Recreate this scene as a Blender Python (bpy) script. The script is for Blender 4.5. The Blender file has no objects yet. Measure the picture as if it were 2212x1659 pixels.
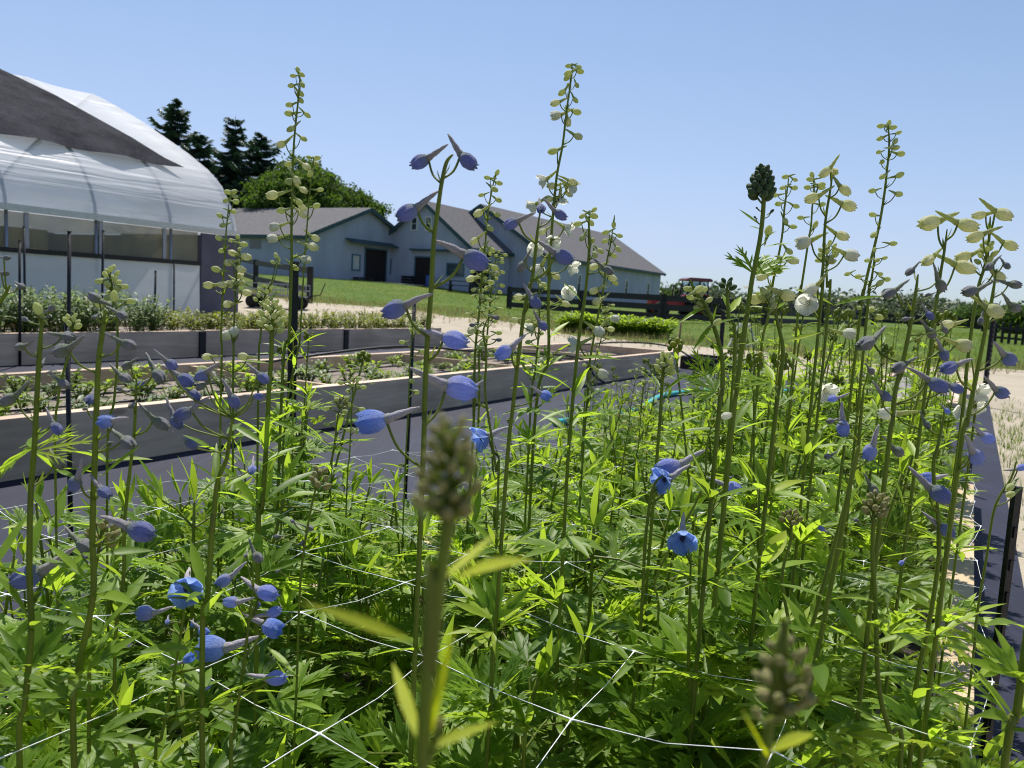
import bpy, bmesh, math, random
from mathutils import Vector, Matrix, Quaternion
R = math.radians
random.seed(11)
scene = bpy.context.scene
col = scene.collection
PI = math.pi

# ------------------------------------------------------------------ camera
FPX, CX, CY = 1736.0, 1106.0, 829.5            # focal length and centre, in pixels of a 2212 x 1659 picture
PITCH, ROLL, EYE = R(6.31), R(3.23), 1.0
_f = Vector((0, math.cos(PITCH), -math.sin(PITCH)))
_r0 = Vector((1, 0, 0)); _u0 = Vector((0, math.sin(PITCH), math.cos(PITCH)))
_up = _u0 * math.cos(ROLL) - _r0 * math.sin(ROLL)
_rt = _r0 * math.cos(ROLL) + _u0 * math.sin(ROLL)
cam_d = bpy.data.cameras.new('camera'); cam = bpy.data.objects.new('camera', cam_d); col.objects.link(cam)
cam.matrix_world = Matrix(((_rt.x, _up.x, -_f.x, 0), (_rt.y, _up.y, -_f.y, 0), (_rt.z, _up.z, -_f.z, EYE), (0, 0, 0, 1)))
cam_d.sensor_width = 36; cam_d.lens = FPX / 2212 * 36
cam_d.clip_start = 0.02; cam_d.clip_end = 3000
cam_d.dof.use_dof = True; cam_d.dof.focus_distance = 0.95; cam_d.dof.aperture_fstop = 16
scene.camera = cam

def at(x, y, d):
    """the point d metres ahead seen at pixel (x, y) of the 2212-wide picture"""
    k = _f + _rt * ((x - CX) / FPX) - _up * ((y - CY) / FPX)
    return Vector((0, 0, EYE)) + k * (d / k.y)

# ------------------------------------------------------------------ light
SUN_EL, SUN_AZ = R(60), R(-14)                 # azimuth measured from straight ahead, negative = left
world = bpy.data.worlds.new('World'); scene.world = world; world.use_nodes = True
wn = world.node_tree.nodes; wl = world.node_tree.links
sky = wn.new('ShaderNodeTexSky'); sky.sky_type = 'NISHITA'; sky.sun_disc = False
sky.sun_elevation = SUN_EL; sky.sun_rotation = SUN_AZ
sky.altitude = 0; sky.air_density = 1.0; sky.dust_density = 0.3; sky.ozone_density = 2.0
# keep the bright rim of the sky from burning out: each channel levels off smoothly at its cap
sep = wn.new('ShaderNodeSeparateColor'); cmb = wn.new('ShaderNodeCombineColor'); wl.new(sky.outputs[0], sep.inputs[0])
for ch, cap in enumerate((4.55, 5.6, 9.0)):
    prev = sep.outputs[ch]
    for op, val in (('DIVIDE', cap), ('POWER', 3.0), ('ADD', 1.0), ('POWER', -1 / 3)):
        nd = wn.new('ShaderNodeMath'); nd.operation = op; nd.inputs[1].default_value = val; wl.new(prev, nd.inputs[0]); prev = nd.outputs[0]
    nd = wn.new('ShaderNodeMath'); nd.operation = 'MULTIPLY'; wl.new(prev, nd.inputs[0]); wl.new(sep.outputs[ch], nd.inputs[1]); wl.new(nd.outputs[0], cmb.inputs[ch])
wl.new(cmb.outputs[0], wn['Background'].inputs[0]); wn['Background'].inputs[1].default_value = 0.099
sd = bpy.data.lights.new('sun', 'SUN'); sd.energy = 5.0; sd.angle = R(0.55); sd.color = (1, 0.95, 0.87)
so = bpy.data.objects.new('sun', sd); col.objects.link(so)
sdir = Vector((math.sin(SUN_AZ) * math.cos(SUN_EL), math.cos(SUN_AZ) * math.cos(SUN_EL), math.sin(SUN_EL)))
so.rotation_euler = sdir.to_track_quat('Z', 'Y').to_euler()
scene.view_settings.view_transform = 'Standard'; scene.view_settings.look = 'None'
scene.view_settings.exposure = 0.5; scene.view_settings.gamma = 1
scene.render.engine = 'CYCLES'
scene.cycles.max_bounces = 12; scene.cycles.diffuse_bounces = 8; scene.cycles.transmission_bounces = 8; scene.cycles.transparent_max_bounces = 12
scene.cycles.use_denoising = True; scene.cycles.filter_width = 1.05
scene.cycles.caustics_reflective = False; scene.cycles.caustics_refractive = False

# ------------------------------------------------------------------ the farm's grid: u runs along the beds, v across them
GA = R(29.5); SA, CA = math.sin(GA), math.cos(GA)
def W(u, v, z=0.0): return Vector((SA * u + CA * v, CA * u - SA * v, z))
def UV(x, y): return (SA * x + CA * y, CA * x - SA * y)
def sm(t): t = max(0.0, min(1.0, t)); return t * t * (3 - 2 * t)
def H(u, v):
    y = CA * u - SA * v
    return 1.1 * sm((u - 18) / 20) * sm((-v - 18) / 20) + 0.3 * sm((y - 18) / 16)

# ------------------------------------------------------------------ mesh collector
class MB:
    def __init__(s): s.v = []; s.f = []; s.m = []; s.t = []; s.sm = []; s.tone = 0.5; s.mi = 0; s.smooth = True
    def vert(s, p): s.v.append((p[0], p[1], p[2])); s.t.append(s.tone); return len(s.v) - 1
    def face(s, *i): s.f.append(i); s.m.append(s.mi); s.sm.append(s.smooth)
    def box(s, x0, x1, y0, y1, z0, z1):
        sv = s.smooth; s.smooth = False
        a = [s.vert(p) for p in ((x0,y0,z0),(x1,y0,z0),(x1,y1,z0),(x0,y1,z0),(x0,y0,z1),(x1,y0,z1),(x1,y1,z1),(x0,y1,z1))]
        for q in ((3,2,1,0),(4,5,6,7),(0,1,5,4),(1,2,6,5),(2,3,7,6),(3,0,4,7)): s.face(*[a[k] for k in q])
        s.smooth = sv
    def poly_prism(s, pts, off):
        """a flat polygon given thickness along vector off"""
        sv = s.smooth; s.smooth = False
        n = len(pts); off = Vector(off)
        a = [s.vert(p) for p in pts]; b = [s.vert(Vector(p) + off) for p in pts]
        s.face(*a[::-1]); s.face(*b)
        for i in range(n): j = (i + 1) % n; s.face(a[i], a[j], b[j], b[i])
        s.smooth = sv
    def tube(s, pts, rad, n=6, cap=True):
        pts = [Vector(p) for p in pts]
        if not hasattr(rad, '__len__'): rad = [rad] * len(pts)
        t0 = (pts[1] - pts[0]).normalized()
        ref = Vector((0, 0, 1)) if abs(t0.z) < 0.9 else Vector((1, 0, 0))
        a = t0.cross(ref).normalized()
        rings = []
        for i, p in enumerate(pts):
            t = (pts[min(i + 1, len(pts) - 1)] - pts[max(i - 1, 0)])
            t = t.normalized() if t.length > 1e-9 else t0
            a = (a - t * a.dot(t)); a = a.normalized() if a.length > 1e-6 else t.orthogonal().normalized()
            b = t.cross(a)
            rings.append([s.vert(p + (a * math.cos(2*PI*k/n) + b * math.sin(2*PI*k/n)) * rad[i]) for k in range(n)])
        for i in range(len(rings) - 1):
            for k in range(n):
                j = (k + 1) % n
                s.face(rings[i][k], rings[i][j], rings[i+1][j], rings[i+1][k])
        if cap: s.face(*rings[0][::-1]); s.face(*rings[-1])
    def bar(s, p, q, w, h, up=(0, 0, 1)):
        p, q = Vector(p), Vector(q); d = (q - p).normalized(); up = Vector(up)
        a = d.cross(up); a = a.normalized() if a.length > 1e-6 else d.orthogonal().normalized(); b = a.cross(d)
        sv = s.smooth; s.smooth = False
        o = [a*w/2+b*h/2, -a*w/2+b*h/2, -a*w/2-b*h/2, a*w/2-b*h/2]
        A = [s.vert(p + k) for k in o]; B = [s.vert(q + k) for k in o]
        s.face(*A); s.face(*B[::-1])
        for i in range(4): j = (i + 1) % 4; s.face(A[j], A[i], B[i], B[j])
        s.smooth = sv
    def blob(s, c, rx, ry, rz, n=8, m=5, jit=0.0):
        c = Vector(c); top = s.vert(c + Vector((0, 0, rz))); bot = s.vert(c - Vector((0, 0, rz))); rows = []
        for i in range(1, m):
            a = PI * i / m
            rows.append([s.vert(c + Vector((rx*math.sin(a)*math.cos(2*PI*k/n), ry*math.sin(a)*math.sin(2*PI*k/n), rz*math.cos(a))) * (1 + random.uniform(-jit, jit))) for k in range(n)])
        for k in range(n):
            j = (k + 1) % n
            s.face(top, rows[0][k], rows[0][j]); s.face(bot, rows[-1][j], rows[-1][k])
            for i in range(m - 2): s.face(rows[i][k], rows[i+1][k], rows[i+1][j], rows[i][j])
    def mesh(s, name, mats):
        me = bpy.data.meshes.new(name); me.from_pydata(s.v, [], s.f)
        for m in (mats if isinstance(mats, (list, tuple)) else [mats]): me.materials.append(m)
        me.polygons.foreach_set('material_index', s.m); me.polygons.foreach_set('use_smooth', s.sm)
        at_ = me.attributes.new('tone', 'FLOAT', 'POINT'); at_.data.foreach_set('value', s.t)
        me.update(); return me
    def build(s, name, mats, parent=None, loc=None):
        return link(name, s.mesh(name, mats), parent, loc)

def link(name, data, parent=None, loc=None):
    o = bpy.data.objects.new(name, data); col.objects.link(o)
    if parent: o.parent = parent
    if loc is not None: o.location = loc
    return o
def tag(o, label=None, cat=None, group=None, kind=None):
    if label: o['label'] = label
    if cat: o['category'] = cat
    if group: o['group'] = group
    if kind: o['kind'] = kind
    return o
def thing(name, loc, label, cat, group=None, rz=None):
    o = link(name, None, None, loc); o.empty_display_size = 0.1
    o.rotation_euler = (0, 0, -GA if rz is None else rz)
    return tag(o, label, cat, group)
def copy_tree(o, parent=None):
    c = o.copy(); col.objects.link(c)
    if parent: c.parent = parent
    for ch in list(o.children): copy_tree(ch, c)
    return c

# ------------------------------------------------------------------ materials
def mat(name):
    m = bpy.data.materials.new(name); m.use_nodes = True; nt = m.node_tree
    return m, nt.nodes, nt.links, nt.nodes['Principled BSDF']
def ramp(N, stops, interp='LINEAR'):
    r = N.new('ShaderNodeValToRGB'); e = r.color_ramp.elements; r.color_ramp.interpolation = interp
    while len(e) < len(stops): e.new(0.5)
    for k, (p, c) in zip(e, stops): k.position = p; k.color = (*c, 1)
    return r
def noise(N, L, scale, detail=4, coord='Object', vec=None, rough=0.55):
    tc = N.new('ShaderNodeTexCoord'); n = N.new('ShaderNodeTexNoise')
    n.inputs['Scale'].default_value = scale; n.inputs['Detail'].default_value = detail; n.inputs['Roughness'].default_value = rough
    src = tc.outputs[coord]
    if vec:
        mp = N.new('ShaderNodeMapping'); mp.inputs['Scale'].default_value = vec; L.new(src, mp.inputs[0]); src = mp.outputs[0]
    L.new(src, n.inputs['Vector']); return n
def bump(N, L, b, h, strength=0.3, dist=0.01):
    k = N.new('ShaderNodeBump'); k.inputs['Strength'].default_value = strength; k.inputs['Distance'].default_value = dist
    L.new(h, k.inputs['Height']); L.new(k.outputs[0], b.inputs['Normal']); return k
def simple(name, c, rough=0.6, var=0.25, scale=6, bmp=0.15, metal=0, vec=None, spec=0.4, coord='Object'):
    m, N, L, b = mat(name)
    n = noise(N, L, scale, 6, vec=vec, coord=coord)
    r = ramp(N, [(0.25, [k * (1 - var) for k in c]), (0.75, [min(1, k * (1 + var)) for k in c])])
    L.new(n.outputs[0], r.inputs[0]); L.new(r.outputs[0], b.inputs['Base Color'])
    b.inputs['Roughness'].default_value = rough; b.inputs['Metallic'].default_value = metal; b.inputs['Specular IOR Level'].default_value = spec
    if bmp: bump(N, L, b, n.outputs[0], bmp)
    return m
def leafmat(name, dark, light, trans, tmix=0.45, rough=0.5, spec=0.35, vein=0.0):
    """two-sided leaf: reflects its own green, lets yellow-green light through"""
    m, N, L, b = mat(name)
    a = N.new('ShaderNodeAttribute'); a.attribute_name = 'tone'
    oi = N.new('ShaderNodeObjectInfo')
    ad = N.new('ShaderNodeMath'); ad.operation = 'MULTIPLY_ADD'; ad.inputs[1].default_value = 0.3; L.new(oi.outputs['Random'], ad.inputs[0]); 
    sub = N.new('ShaderNodeMath'); sub.operation = 'SUBTRACT'; sub.inputs[1].default_value = 0.15; L.new(a.outputs['Fac'], sub.inputs[0]); L.new(sub.outputs[0], ad.inputs[2])
    r = ramp(N, [(0.0, dark), (0.62, [(a_ * .45 + b_ * .55) for a_, b_ in zip(dark, light)]), (0.92, light), (1.0, [light[0] * 1.45, light[1] * 1.15, light[2]])]); L.new(ad.outputs[0], r.inputs[0])
    n = noise(N, L, 60, 3); mx = N.new('ShaderNodeMix'); mx.data_type = 'RGBA'; mx.blend_type = 'MULTIPLY'; mx.inputs[0].default_value = 0.35
    L.new(r.outputs[0], mx.inputs[6]); L.new(n.outputs[0], mx.inputs[7])
    br = N.new('ShaderNodeMix'); br.data_type = 'RGBA'; br.blend_type = 'MULTIPLY'; br.inputs[0].default_value = 1; br.inputs[7].default_value = (1.2, 1.2, 1.2, 1)
    L.new(mx.outputs[2], br.inputs[6])
    L.new(br.outputs[2], b.inputs['Base Color']); b.inputs['Roughness'].default_value = rough; b.inputs['Specular IOR Level'].default_value = spec
    bump(N, L, b, n.outputs[0], 0.12, 0.003)
    t = N.new('ShaderNodeBsdfTranslucent')
    tr = ramp(N, [(0.0, [k * 0.55 for k in trans]), (1.0, trans)]); L.new(ad.outputs[0], tr.inputs[0]); L.new(tr.outputs[0], t.inputs[0])
    mix = N.new('ShaderNodeMixShader'); mix.inputs[0].default_value = tmix
    L.new(b.outputs[0], mix.inputs[1]); L.new(t.outputs[0], mix.inputs[2])
    L.new(mix.outputs[0], N['Material Output'].inputs[0]); return m
def petalmat(name, base, tip, trans, tmix=0.3, rough=0.55, streak=0.0):
    """petal: colour runs from its base to its tip along its own length"""
    m, N, L, b = mat(name)
    tc = N.new('ShaderNodeTexCoord'); sp = N.new('ShaderNodeSeparateXYZ'); L.new(tc.outputs['Generated'], sp.inputs[0])
    n = noise(N, L, 9, 4, coord='Generated', vec=(0.6, 3, 3))
    ad = N.new('ShaderNodeMath'); ad.operation = 'MULTIPLY_ADD'; ad.inputs[1].default_value = 0.55; L.new(n.outputs[0], ad.inputs[0]); 
    sb = N.new('ShaderNodeMath'); sb.operation = 'SUBTRACT'; sb.inputs[1].default_value = 0.27; L.new(sp.outputs[0], sb.inputs[0]); L.new(sb.outputs[0], ad.inputs[2])
    r = ramp(N, [(0.05, base), (0.55, tip), (0.86, [k * 0.85 for k in tip]), (0.97, [tip[0] * .75 + .02, tip[1] * .85 + .03, tip[2] * .45])]); L.new(ad.outputs[0], r.inputs[0])
    vn = noise(N, L, 11, 3, coord='Generated', vec=(0.25, 2.2, 2.2), rough=0.7); vr = ramp(N, [(0.36, (0.58, 0.60, 0.66)), (0.5, (1, 1, 1)), (0.66, (1.22, 1.2, 1.1))]); L.new(vn.outputs[0], vr.inputs[0])
    vm = N.new('ShaderNodeMix'); vm.data_type = 'RGBA'; vm.blend_type = 'MULTIPLY'; vm.inputs[0].default_value = 1; L.new(r.outputs[0], vm.inputs[6]); L.new(vr.outputs[0], vm.inputs[7])
    L.new(vm.outputs[2], b.inputs['Base Color']); b.inputs['Roughness'].default_value = rough; b.inputs['Specular IOR Level'].default_value = 0.3
    b.inputs['Sheen Weight'].default_value = 0.25; b.inputs['Sheen Roughness'].default_value = 0.4
    bump(N, L, b, vn.outputs[0], 0.5, 0.05)
    t = N.new('ShaderNodeBsdfTranslucent'); t.inputs[0].default_value = (*trans, 1)
    mix = N.new('ShaderNodeMixShader'); mix.inputs[0].default_value = tmix
    L.new(b.outputs[0], mix.inputs[1]); L.new(t.outputs[0], mix.inputs[2])
    L.new(mix.outputs[0], N['Material Output'].inputs[0]); return m

M = {}
M['leaf'] = leafmat('leaf', (0.072, 0.150, 0.013), (0.22, 0.335, 0.032), (0.54, 0.76, 0.05), 0.52, 0.45, 0.28)
M['leaf_pale'] = leafmat('leaf_pale', (0.07, 0.13, 0.04), (0.13, 0.20, 0.05), (0.36, 0.52, 0.05), 0.36)
M['leaf_yellow'] = leafmat('leaf_yellow', (0.24, 0.30, 0.012), (0.36, 0.42, 0.015), (0.75, 0.85, 0.015), 0.5)
M['stem'] = leafmat('stem', (0.10, 0.14, 0.015), (0.19, 0.22, 0.025), (0.40, 0.55, 0.04), 0.3)
M['leaf_olive'] = leafmat('leaf_olive', (0.09, 0.12, 0.02), (0.17, 0.19, 0.03), (0.40, 0.45, 0.05), 0.4)
M['grey_leaf'] = leafmat('grey_leaf', (0.085, 0.135, 0.075), (0.19, 0.25, 0.14), (0.32, 0.45, 0.15), 0.4)
M['tree_leaf'] = leafmat('tree_leaf', (0.03, 0.07, 0.012), (0.065, 0.125, 0.02), (0.20, 0.36, 0.03), 0.3, 0.7, 0.1)
M['needle'] = leafmat('needle', (0.036, 0.075, 0.055), (0.08, 0.135, 0.09), (0.03, 0.07, 0.03), 0.2)
M['wood_leaf'] = leafmat('wood_leaf', (0.03, 0.06, 0.018), (0.065, 0.10, 0.03), (0.12, 0.2, 0.03), 0.25)
M['grass'] = leafmat('grass', (0.05, 0.10, 0.008), (0.11, 0.17, 0.014), (0.3, 0.45, 0.02), 0.4, 0.7, 0.08)
M['drygrass'] = leafmat('drygrass', (0.20, 0.18, 0.07), (0.32, 0.28, 0.13), (0.5, 0.45, 0.15), 0.35)
# flowers: body, by how far the bud has opened
ST = {
 'g': petalmat('bud_grey', (0.20, 0.25, 0.13), (0.27, 0.27, 0.30), (0.3, 0.3, 0.32), 0.2, 0.6),
 'p': petalmat('bud_purple', (0.21, 0.26, 0.16), (0.21, 0.24, 0.48), (0.32, 0.36, 0.75), 0.36),
 'b': petalmat('bud_blue', (0.46, 0.45, 0.58), (0.32, 0.38, 0.80), (0.40, 0.50, 0.97), 0.42),
 'o': petalmat('flower_blue', (0.50, 0.58, 0.86), (0.25, 0.40, 0.88), (0.36, 0.52, 0.98), 0.48),
 'c': petalmat('bud_cream', (0.60, 0.64, 0.30), (0.86, 0.85, 0.60), (0.9, 0.9, 0.5), 0.4),
 'w': petalmat('flower_white', (0.75, 0.77, 0.58), (0.84, 0.84, 0.80), (0.92, 0.93, 0.82), 0.45),
 's': petalmat('bud_green', (0.40, 0.47, 0.17), (0.64, 0.68, 0.38), (0.8, 0.85, 0.35), 0.42),
 'd': petalmat('bud_dark', (0.05, 0.10, 0.03), (0.07, 0.13, 0.045), (0.12, 0.2, 0.04), 0.2),
 'k': petalmat('bud_olive', (0.22, 0.23, 0.06), (0.44, 0.40, 0.17), (0.5, 0.5, 0.12), 0.3)}
SP = {
 'g': petalmat('spur_grey', (0.36, 0.34, 0.33), (0.27, 0.29, 0.22), (0.3, 0.3, 0.25), 0.15, 0.7),
 'p': petalmat('spur_lilac', (0.52, 0.46, 0.46), (0.42, 0.39, 0.42), (0.5, 0.45, 0.5), 0.2, 0.7),
 'b': petalmat('spur_pale_lilac', (0.60, 0.54, 0.54), (0.54, 0.50, 0.58), (0.5, 0.45, 0.6), 0.15, 0.7),
 'c': petalmat('spur_cream', (0.45, 0.50, 0.18), (0.55, 0.58, 0.26), (0.7, 0.75, 0.25), 0.35),
 's': petalmat('spur_green', (0.34, 0.42, 0.15), (0.44, 0.52, 0.2), (0.5, 0.6, 0.15), 0.3)}
SP['o'] = SP['b']; SP['w'] = SP['c']; SP['d'] = SP['s']; SP['k'] = SP['s']
M['bee_pale'] = simple('bee_pale', (0.7, 0.68, 0.5), 0.6, 0.2, 40); M['bee_dark'] = simple('bee_dark', (0.03, 0.03, 0.06), 0.6, 0.2, 40)

def woodmat(name, c, c2, gs=1.0):
    m, N, L, b = mat(name)
    n = noise(N, L, 2.2 * gs, 6, vec=(9, 0.7, 9), rough=0.65); n2 = noise(N, L, 1.1 * gs, 3)
    w = N.new('ShaderNodeTexVoronoi'); w.inputs['Scale'].default_value = 2.3
    tc = N.new('ShaderNodeTexCoord'); mp = N.new('ShaderNodeMapping'); mp.inputs['Scale'].default_value = (1, 0.6, 1.6); L.new(tc.outputs['Object'], mp.inputs[0]); L.new(mp.outputs[0], w.inputs['Vector'])
    kr = ramp(N, [(0.0, (0.25, 0.2, 0.16)), (0.05, (0.5, 0.42, 0.36)), (0.09, (1, 1, 1))]); L.new(w.outputs['Distance'], kr.inputs[0])
    r = ramp(N, [(0.3, c2), (0.7, c)]); L.new(n.outputs[0], r.inputs[0])
    mx = N.new('ShaderNodeMix'); mx.data_type = 'RGBA'; mx.blend_type = 'MULTIPLY'; mx.inputs[0].default_value = 0.7
    L.new(r.outputs[0], mx.inputs[6]); L.new(kr.outputs[0], mx.inputs[7])
    st = ramp(N, [(0.35, (0.62, 0.6, 0.58)), (0.6, (1, 1, 1))]); L.new(n2.outputs[0], st.inputs[0])
    m2 = N.new('ShaderNodeMix'); m2.data_type = 'RGBA'; m2.blend_type = 'MULTIPLY'; m2.inputs[0].default_value = 0.8
    L.new(mx.outputs[2], m2.inputs[6]); L.new(st.outputs[0], m2.inputs[7])
    L.new(m2.outputs[2], b.inputs['Base Color']); b.inputs['Roughness'].default_value = 0.75; b.inputs['Specular IOR Level'].default_value = 0.3
    bump(N, L, b, n.outputs[0], 0.35, 0.004); return m
M['grey_wood'] = woodmat('grey_wood', (0.74, 0.57, 0.42), (0.48, 0.36, 0.26))
M['new_wood'] = woodmat('new_wood', (0.62, 0.50, 0.33), (0.47, 0.36, 0.22))
M['black_wood'] = simple('black_wood', (0.012, 0.011, 0.012), 0.6, 0.4, 8, 0.3)
M['iron'] = simple('iron', (0.012, 0.012, 0.014), 0.5, 0.4, 60, 0.3, 0.2)
M['rust'] = simple('rust', (0.12, 0.06, 0.035), 0.8, 0.5, 50, 0.5)
M['soil'] = simple('soil', (0.20, 0.165, 0.14), 0.95, 0.5, 30, 0.9)
M['dark_soil'] = simple('dark_soil', (0.035, 0.026, 0.02), 0.95, 0.5, 40, 0.9)
M['gravel_soil'] = simple('gravel_soil', (0.22, 0.205, 0.205), 0.95, 0.55, 45, 0.9)
M['drip'] = simple('drip', (0.012, 0.012, 0.015), 0.4, 0.2, 30, 0)
M['hose'] = simple('hose', (0.05, 0.42, 0.40), 0.35, 0.12, 20, 0.05)
M['net'] = simple('net', (0.86, 0.87, 0.88), 0.45, 0.04, 60, 0)
M['white_metal'] = simple('white_metal', (0.6, 0.6, 0.58), 0.5, 0.15, 20, 0.05)

# woven black landscape fabric, dusty, its bluish sheen put into the colour
m, N, L, b = mat('landscape_fabric'); M['fabric'] = m
n = noise(N, L, 1.3, 6, rough=0.7); n2 = noise(N, L, 240, 2)
n3 = noise(N, L, 3.0, 5, vec=(6, 0.5, 1))
r = ramp(N, [(0.3, (0.010, 0.012, 0.026)), (0.6, (0.017, 0.020, 0.040)), (0.9, (0.055, 0.057, 0.072))]); L.new(n.outputs[0], r.inputs[0])
r3 = ramp(N, [(0.55, (1, 1, 1)), (0.75, (1.7, 1.7, 1.75))]); L.new(n3.outputs[0], r3.inputs[0])
mx = N.new('ShaderNodeMix'); mx.data_type = 'RGBA'; mx.blend_type = 'MULTIPLY'; mx.inputs[0].default_value = 1
L.new(r.outputs[0], mx.inputs[6]); L.new(r3.outputs[0], mx.inputs[7]); L.new(mx.outputs[2], b.inputs['Base Color'])
b.inputs['Roughness'].default_value = 0.7; b.inputs['Specular IOR Level'].default_value = 0.22
add = N.new('ShaderNodeMath'); add.operation = 'MULTIPLY_ADD'; add.inputs[1].default_value = 0.25; L.new(n2.outputs[0], add.inputs[0]); L.new(n3.outputs[0], add.inputs[2])
bump(N, L, b, add.outputs[0], 0.5, 0.008)
# ground: mown grass, patchy
m, N, L, b = mat('ground_grass'); M['ground'] = m
n = noise(N, L, 0.35, 8, rough=0.7); n2 = noise(N, L, 9, 6, rough=0.75)
r = ramp(N, [(0.28, (0.045, 0.10, 0.009)), (0.52, (0.08, 0.13, 0.012)), (0.74, (0.17, 0.165, 0.04))]); L.new(n.outputs[0], r.inputs[0])
r2 = ramp(N, [(0.3, (0.55, 0.6, 0.5)), (0.7, (1.25, 1.2, 1.2))]); L.new(n2.outputs[0], r2.inputs[0])
mx = N.new('ShaderNodeMix'); mx.data_type = 'RGBA'; mx.blend_type = 'MULTIPLY'; mx.inputs[0].default_value = 1
L.new(r.outputs[0], mx.inputs[6]); L.new(r2.outputs[0], mx.inputs[7]); L.new(mx.outputs[2], b.inputs['Base Color'])
b.inputs['Roughness'].default_value = 0.9; b.inputs['Specular IOR Level'].default_value = 0.15; bump(N, L, b, n2.outputs[0], 0.8, 0.06)
# pale sand
m, N, L, b = mat('sand'); M['sand'] = m
n = noise(N, L, 0.7, 7, rough=0.7); n2 = noise(N, L, 60, 4)
r = ramp(N, [(0.25, (0.26, 0.22, 0.155)), (0.5, (0.36, 0.31, 0.23)), (0.75, (0.43, 0.38, 0.29))]); L.new(n.outputs[0], r.inputs[0])
r2 = ramp(N, [(0.3, (0.72, 0.72, 0.72)), (0.7, (1.1, 1.1, 1.1))]); L.new(n2.outputs[0], r2.inputs[0])
mx = N.new('ShaderNodeMix'); mx.data_type = 'RGBA'; mx.blend_type = 'MULTIPLY'; mx.inputs[0].default_value = 1
L.new(r.outputs[0], mx.inputs[6]); L.new(r2.outputs[0], mx.inputs[7]); L.new(mx.outputs[2], b.inputs['Base Color'])
b.inputs['Roughness'].default_value = 0.95; bump(N, L, b, n.outputs[0], 0.6, 0.05)
# siding: painted boards with vertical grooves
def sidingmat(name, c):
    m, N, L, b = mat(name)
    tc = N.new('ShaderNodeTexCoord'); sp = N.new('ShaderNodeSeparateXYZ'); L.new(tc.outputs['Object'], sp.inputs[0])
    s2 = N.new('ShaderNodeMath'); s2.operation = 'ADD'; L.new(sp.outputs[0], s2.inputs[0]); L.new(sp.outputs[1], s2.inputs[1])
    fr = N.new('ShaderNodeMath'); fr.operation = 'MULTIPLY'; fr.inputs[1].default_value = 3.3; L.new(s2.outputs[0], fr.inputs[0])
    f2 = N.new('ShaderNodeMath'); f2.operation = 'FRACT'; L.new(fr.outputs[0], f2.inputs[0])
    g = ramp(N, [(0.0, (0, 0, 0)), (0.05, (1, 1, 1)), (0.95, (1, 1, 1)), (1.0, (0, 0, 0))]); L.new(f2.outputs[0], g.inputs[0])
    n = noise(N, L, 0.9, 6, vec=(1, 1, 0.35)); r = ramp(N, [(0.3, [k * 0.86 for k in c]), (0.7, [k * 1.08 for k in c])]); L.new(n.outputs[0], r.inputs[0])
    gr = ramp(N, [(0, (0.8, 0.8, 0.8)), (1, (1, 1, 1))]); L.new(g.outputs[0], gr.inputs[0])
    mx = N.new('ShaderNodeMix'); mx.data_type = 'RGBA'; mx.blend_type = 'MULTIPLY'; mx.inputs[0].default_value = 1
    L.new(r.outputs[0], mx.inputs[6]); L.new(gr.outputs[0], mx.inputs[7]); L.new(mx.outputs[2], b.inputs['Base Color'])
    b.inputs['Roughness'].default_value = 0.7; b.inputs['Specular IOR Level'].default_value = 0.2; bump(N, L, b, g.outputs[0], 0.6, 0.02); return m
M['siding'] = sidingmat('siding', (0.41, 0.43, 0.53))
M['shingle'] = simple('shingle', (0.125, 0.122, 0.128), 0.95, 0.2, 4, 0.4, spec=0.1)
M['trim_green'] = simple('trim_green', (0.032, 0.072, 0.082), 0.6, 0.2, 3, 0.05)
M['trim_teal'] = simple('trim_teal', (0.07, 0.15, 0.20), 0.6, 0.2, 3, 0.05)
M['dark'] = simple('painted_interior_shade', (0.014, 0.010, 0.010), 0.8, 0.3, 5, 0.1)  # near-black colour on flat panels paints the shade inside open doorways
M['door'] = simple('door_paint', (0.06, 0.035, 0.03), 0.6, 0.3, 4, 0.1)
M['concrete'] = simple('concrete', (0.42, 0.40, 0.37), 0.9, 0.2, 6, 0.3)
m, N, L, b = mat('window_glass'); M['glass'] = m
b.inputs['Base Color'].default_value = (0.03, 0.05, 0.06, 1); b.inputs['Roughness'].default_value = 0.08; b.inputs['Specular IOR Level'].default_value = 0.7
M['poster'] = simple('pale_board', (0.5, 0.52, 0.5), 0.5, 0.15, 5, 0)
M['red'] = simple('red_paint', (0.45, 0.03, 0.04), 0.35, 0.2, 5, 0.05)
M['maroon'] = simple('maroon_paint', (0.16, 0.025, 0.04), 0.3, 0.2, 5, 0.05)
M['tyre'] = simple('tyre', (0.012, 0.012, 0.012), 0.85, 0.3, 20, 0.4)
M['blue_plastic'] = simple('blue_plastic', (0.04, 0.09, 0.30), 0.4, 0.15, 5, 0)
M['bark'] = simple('bark', (0.07, 0.055, 0.045), 0.95, 0.4, 8, 0.8)
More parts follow.
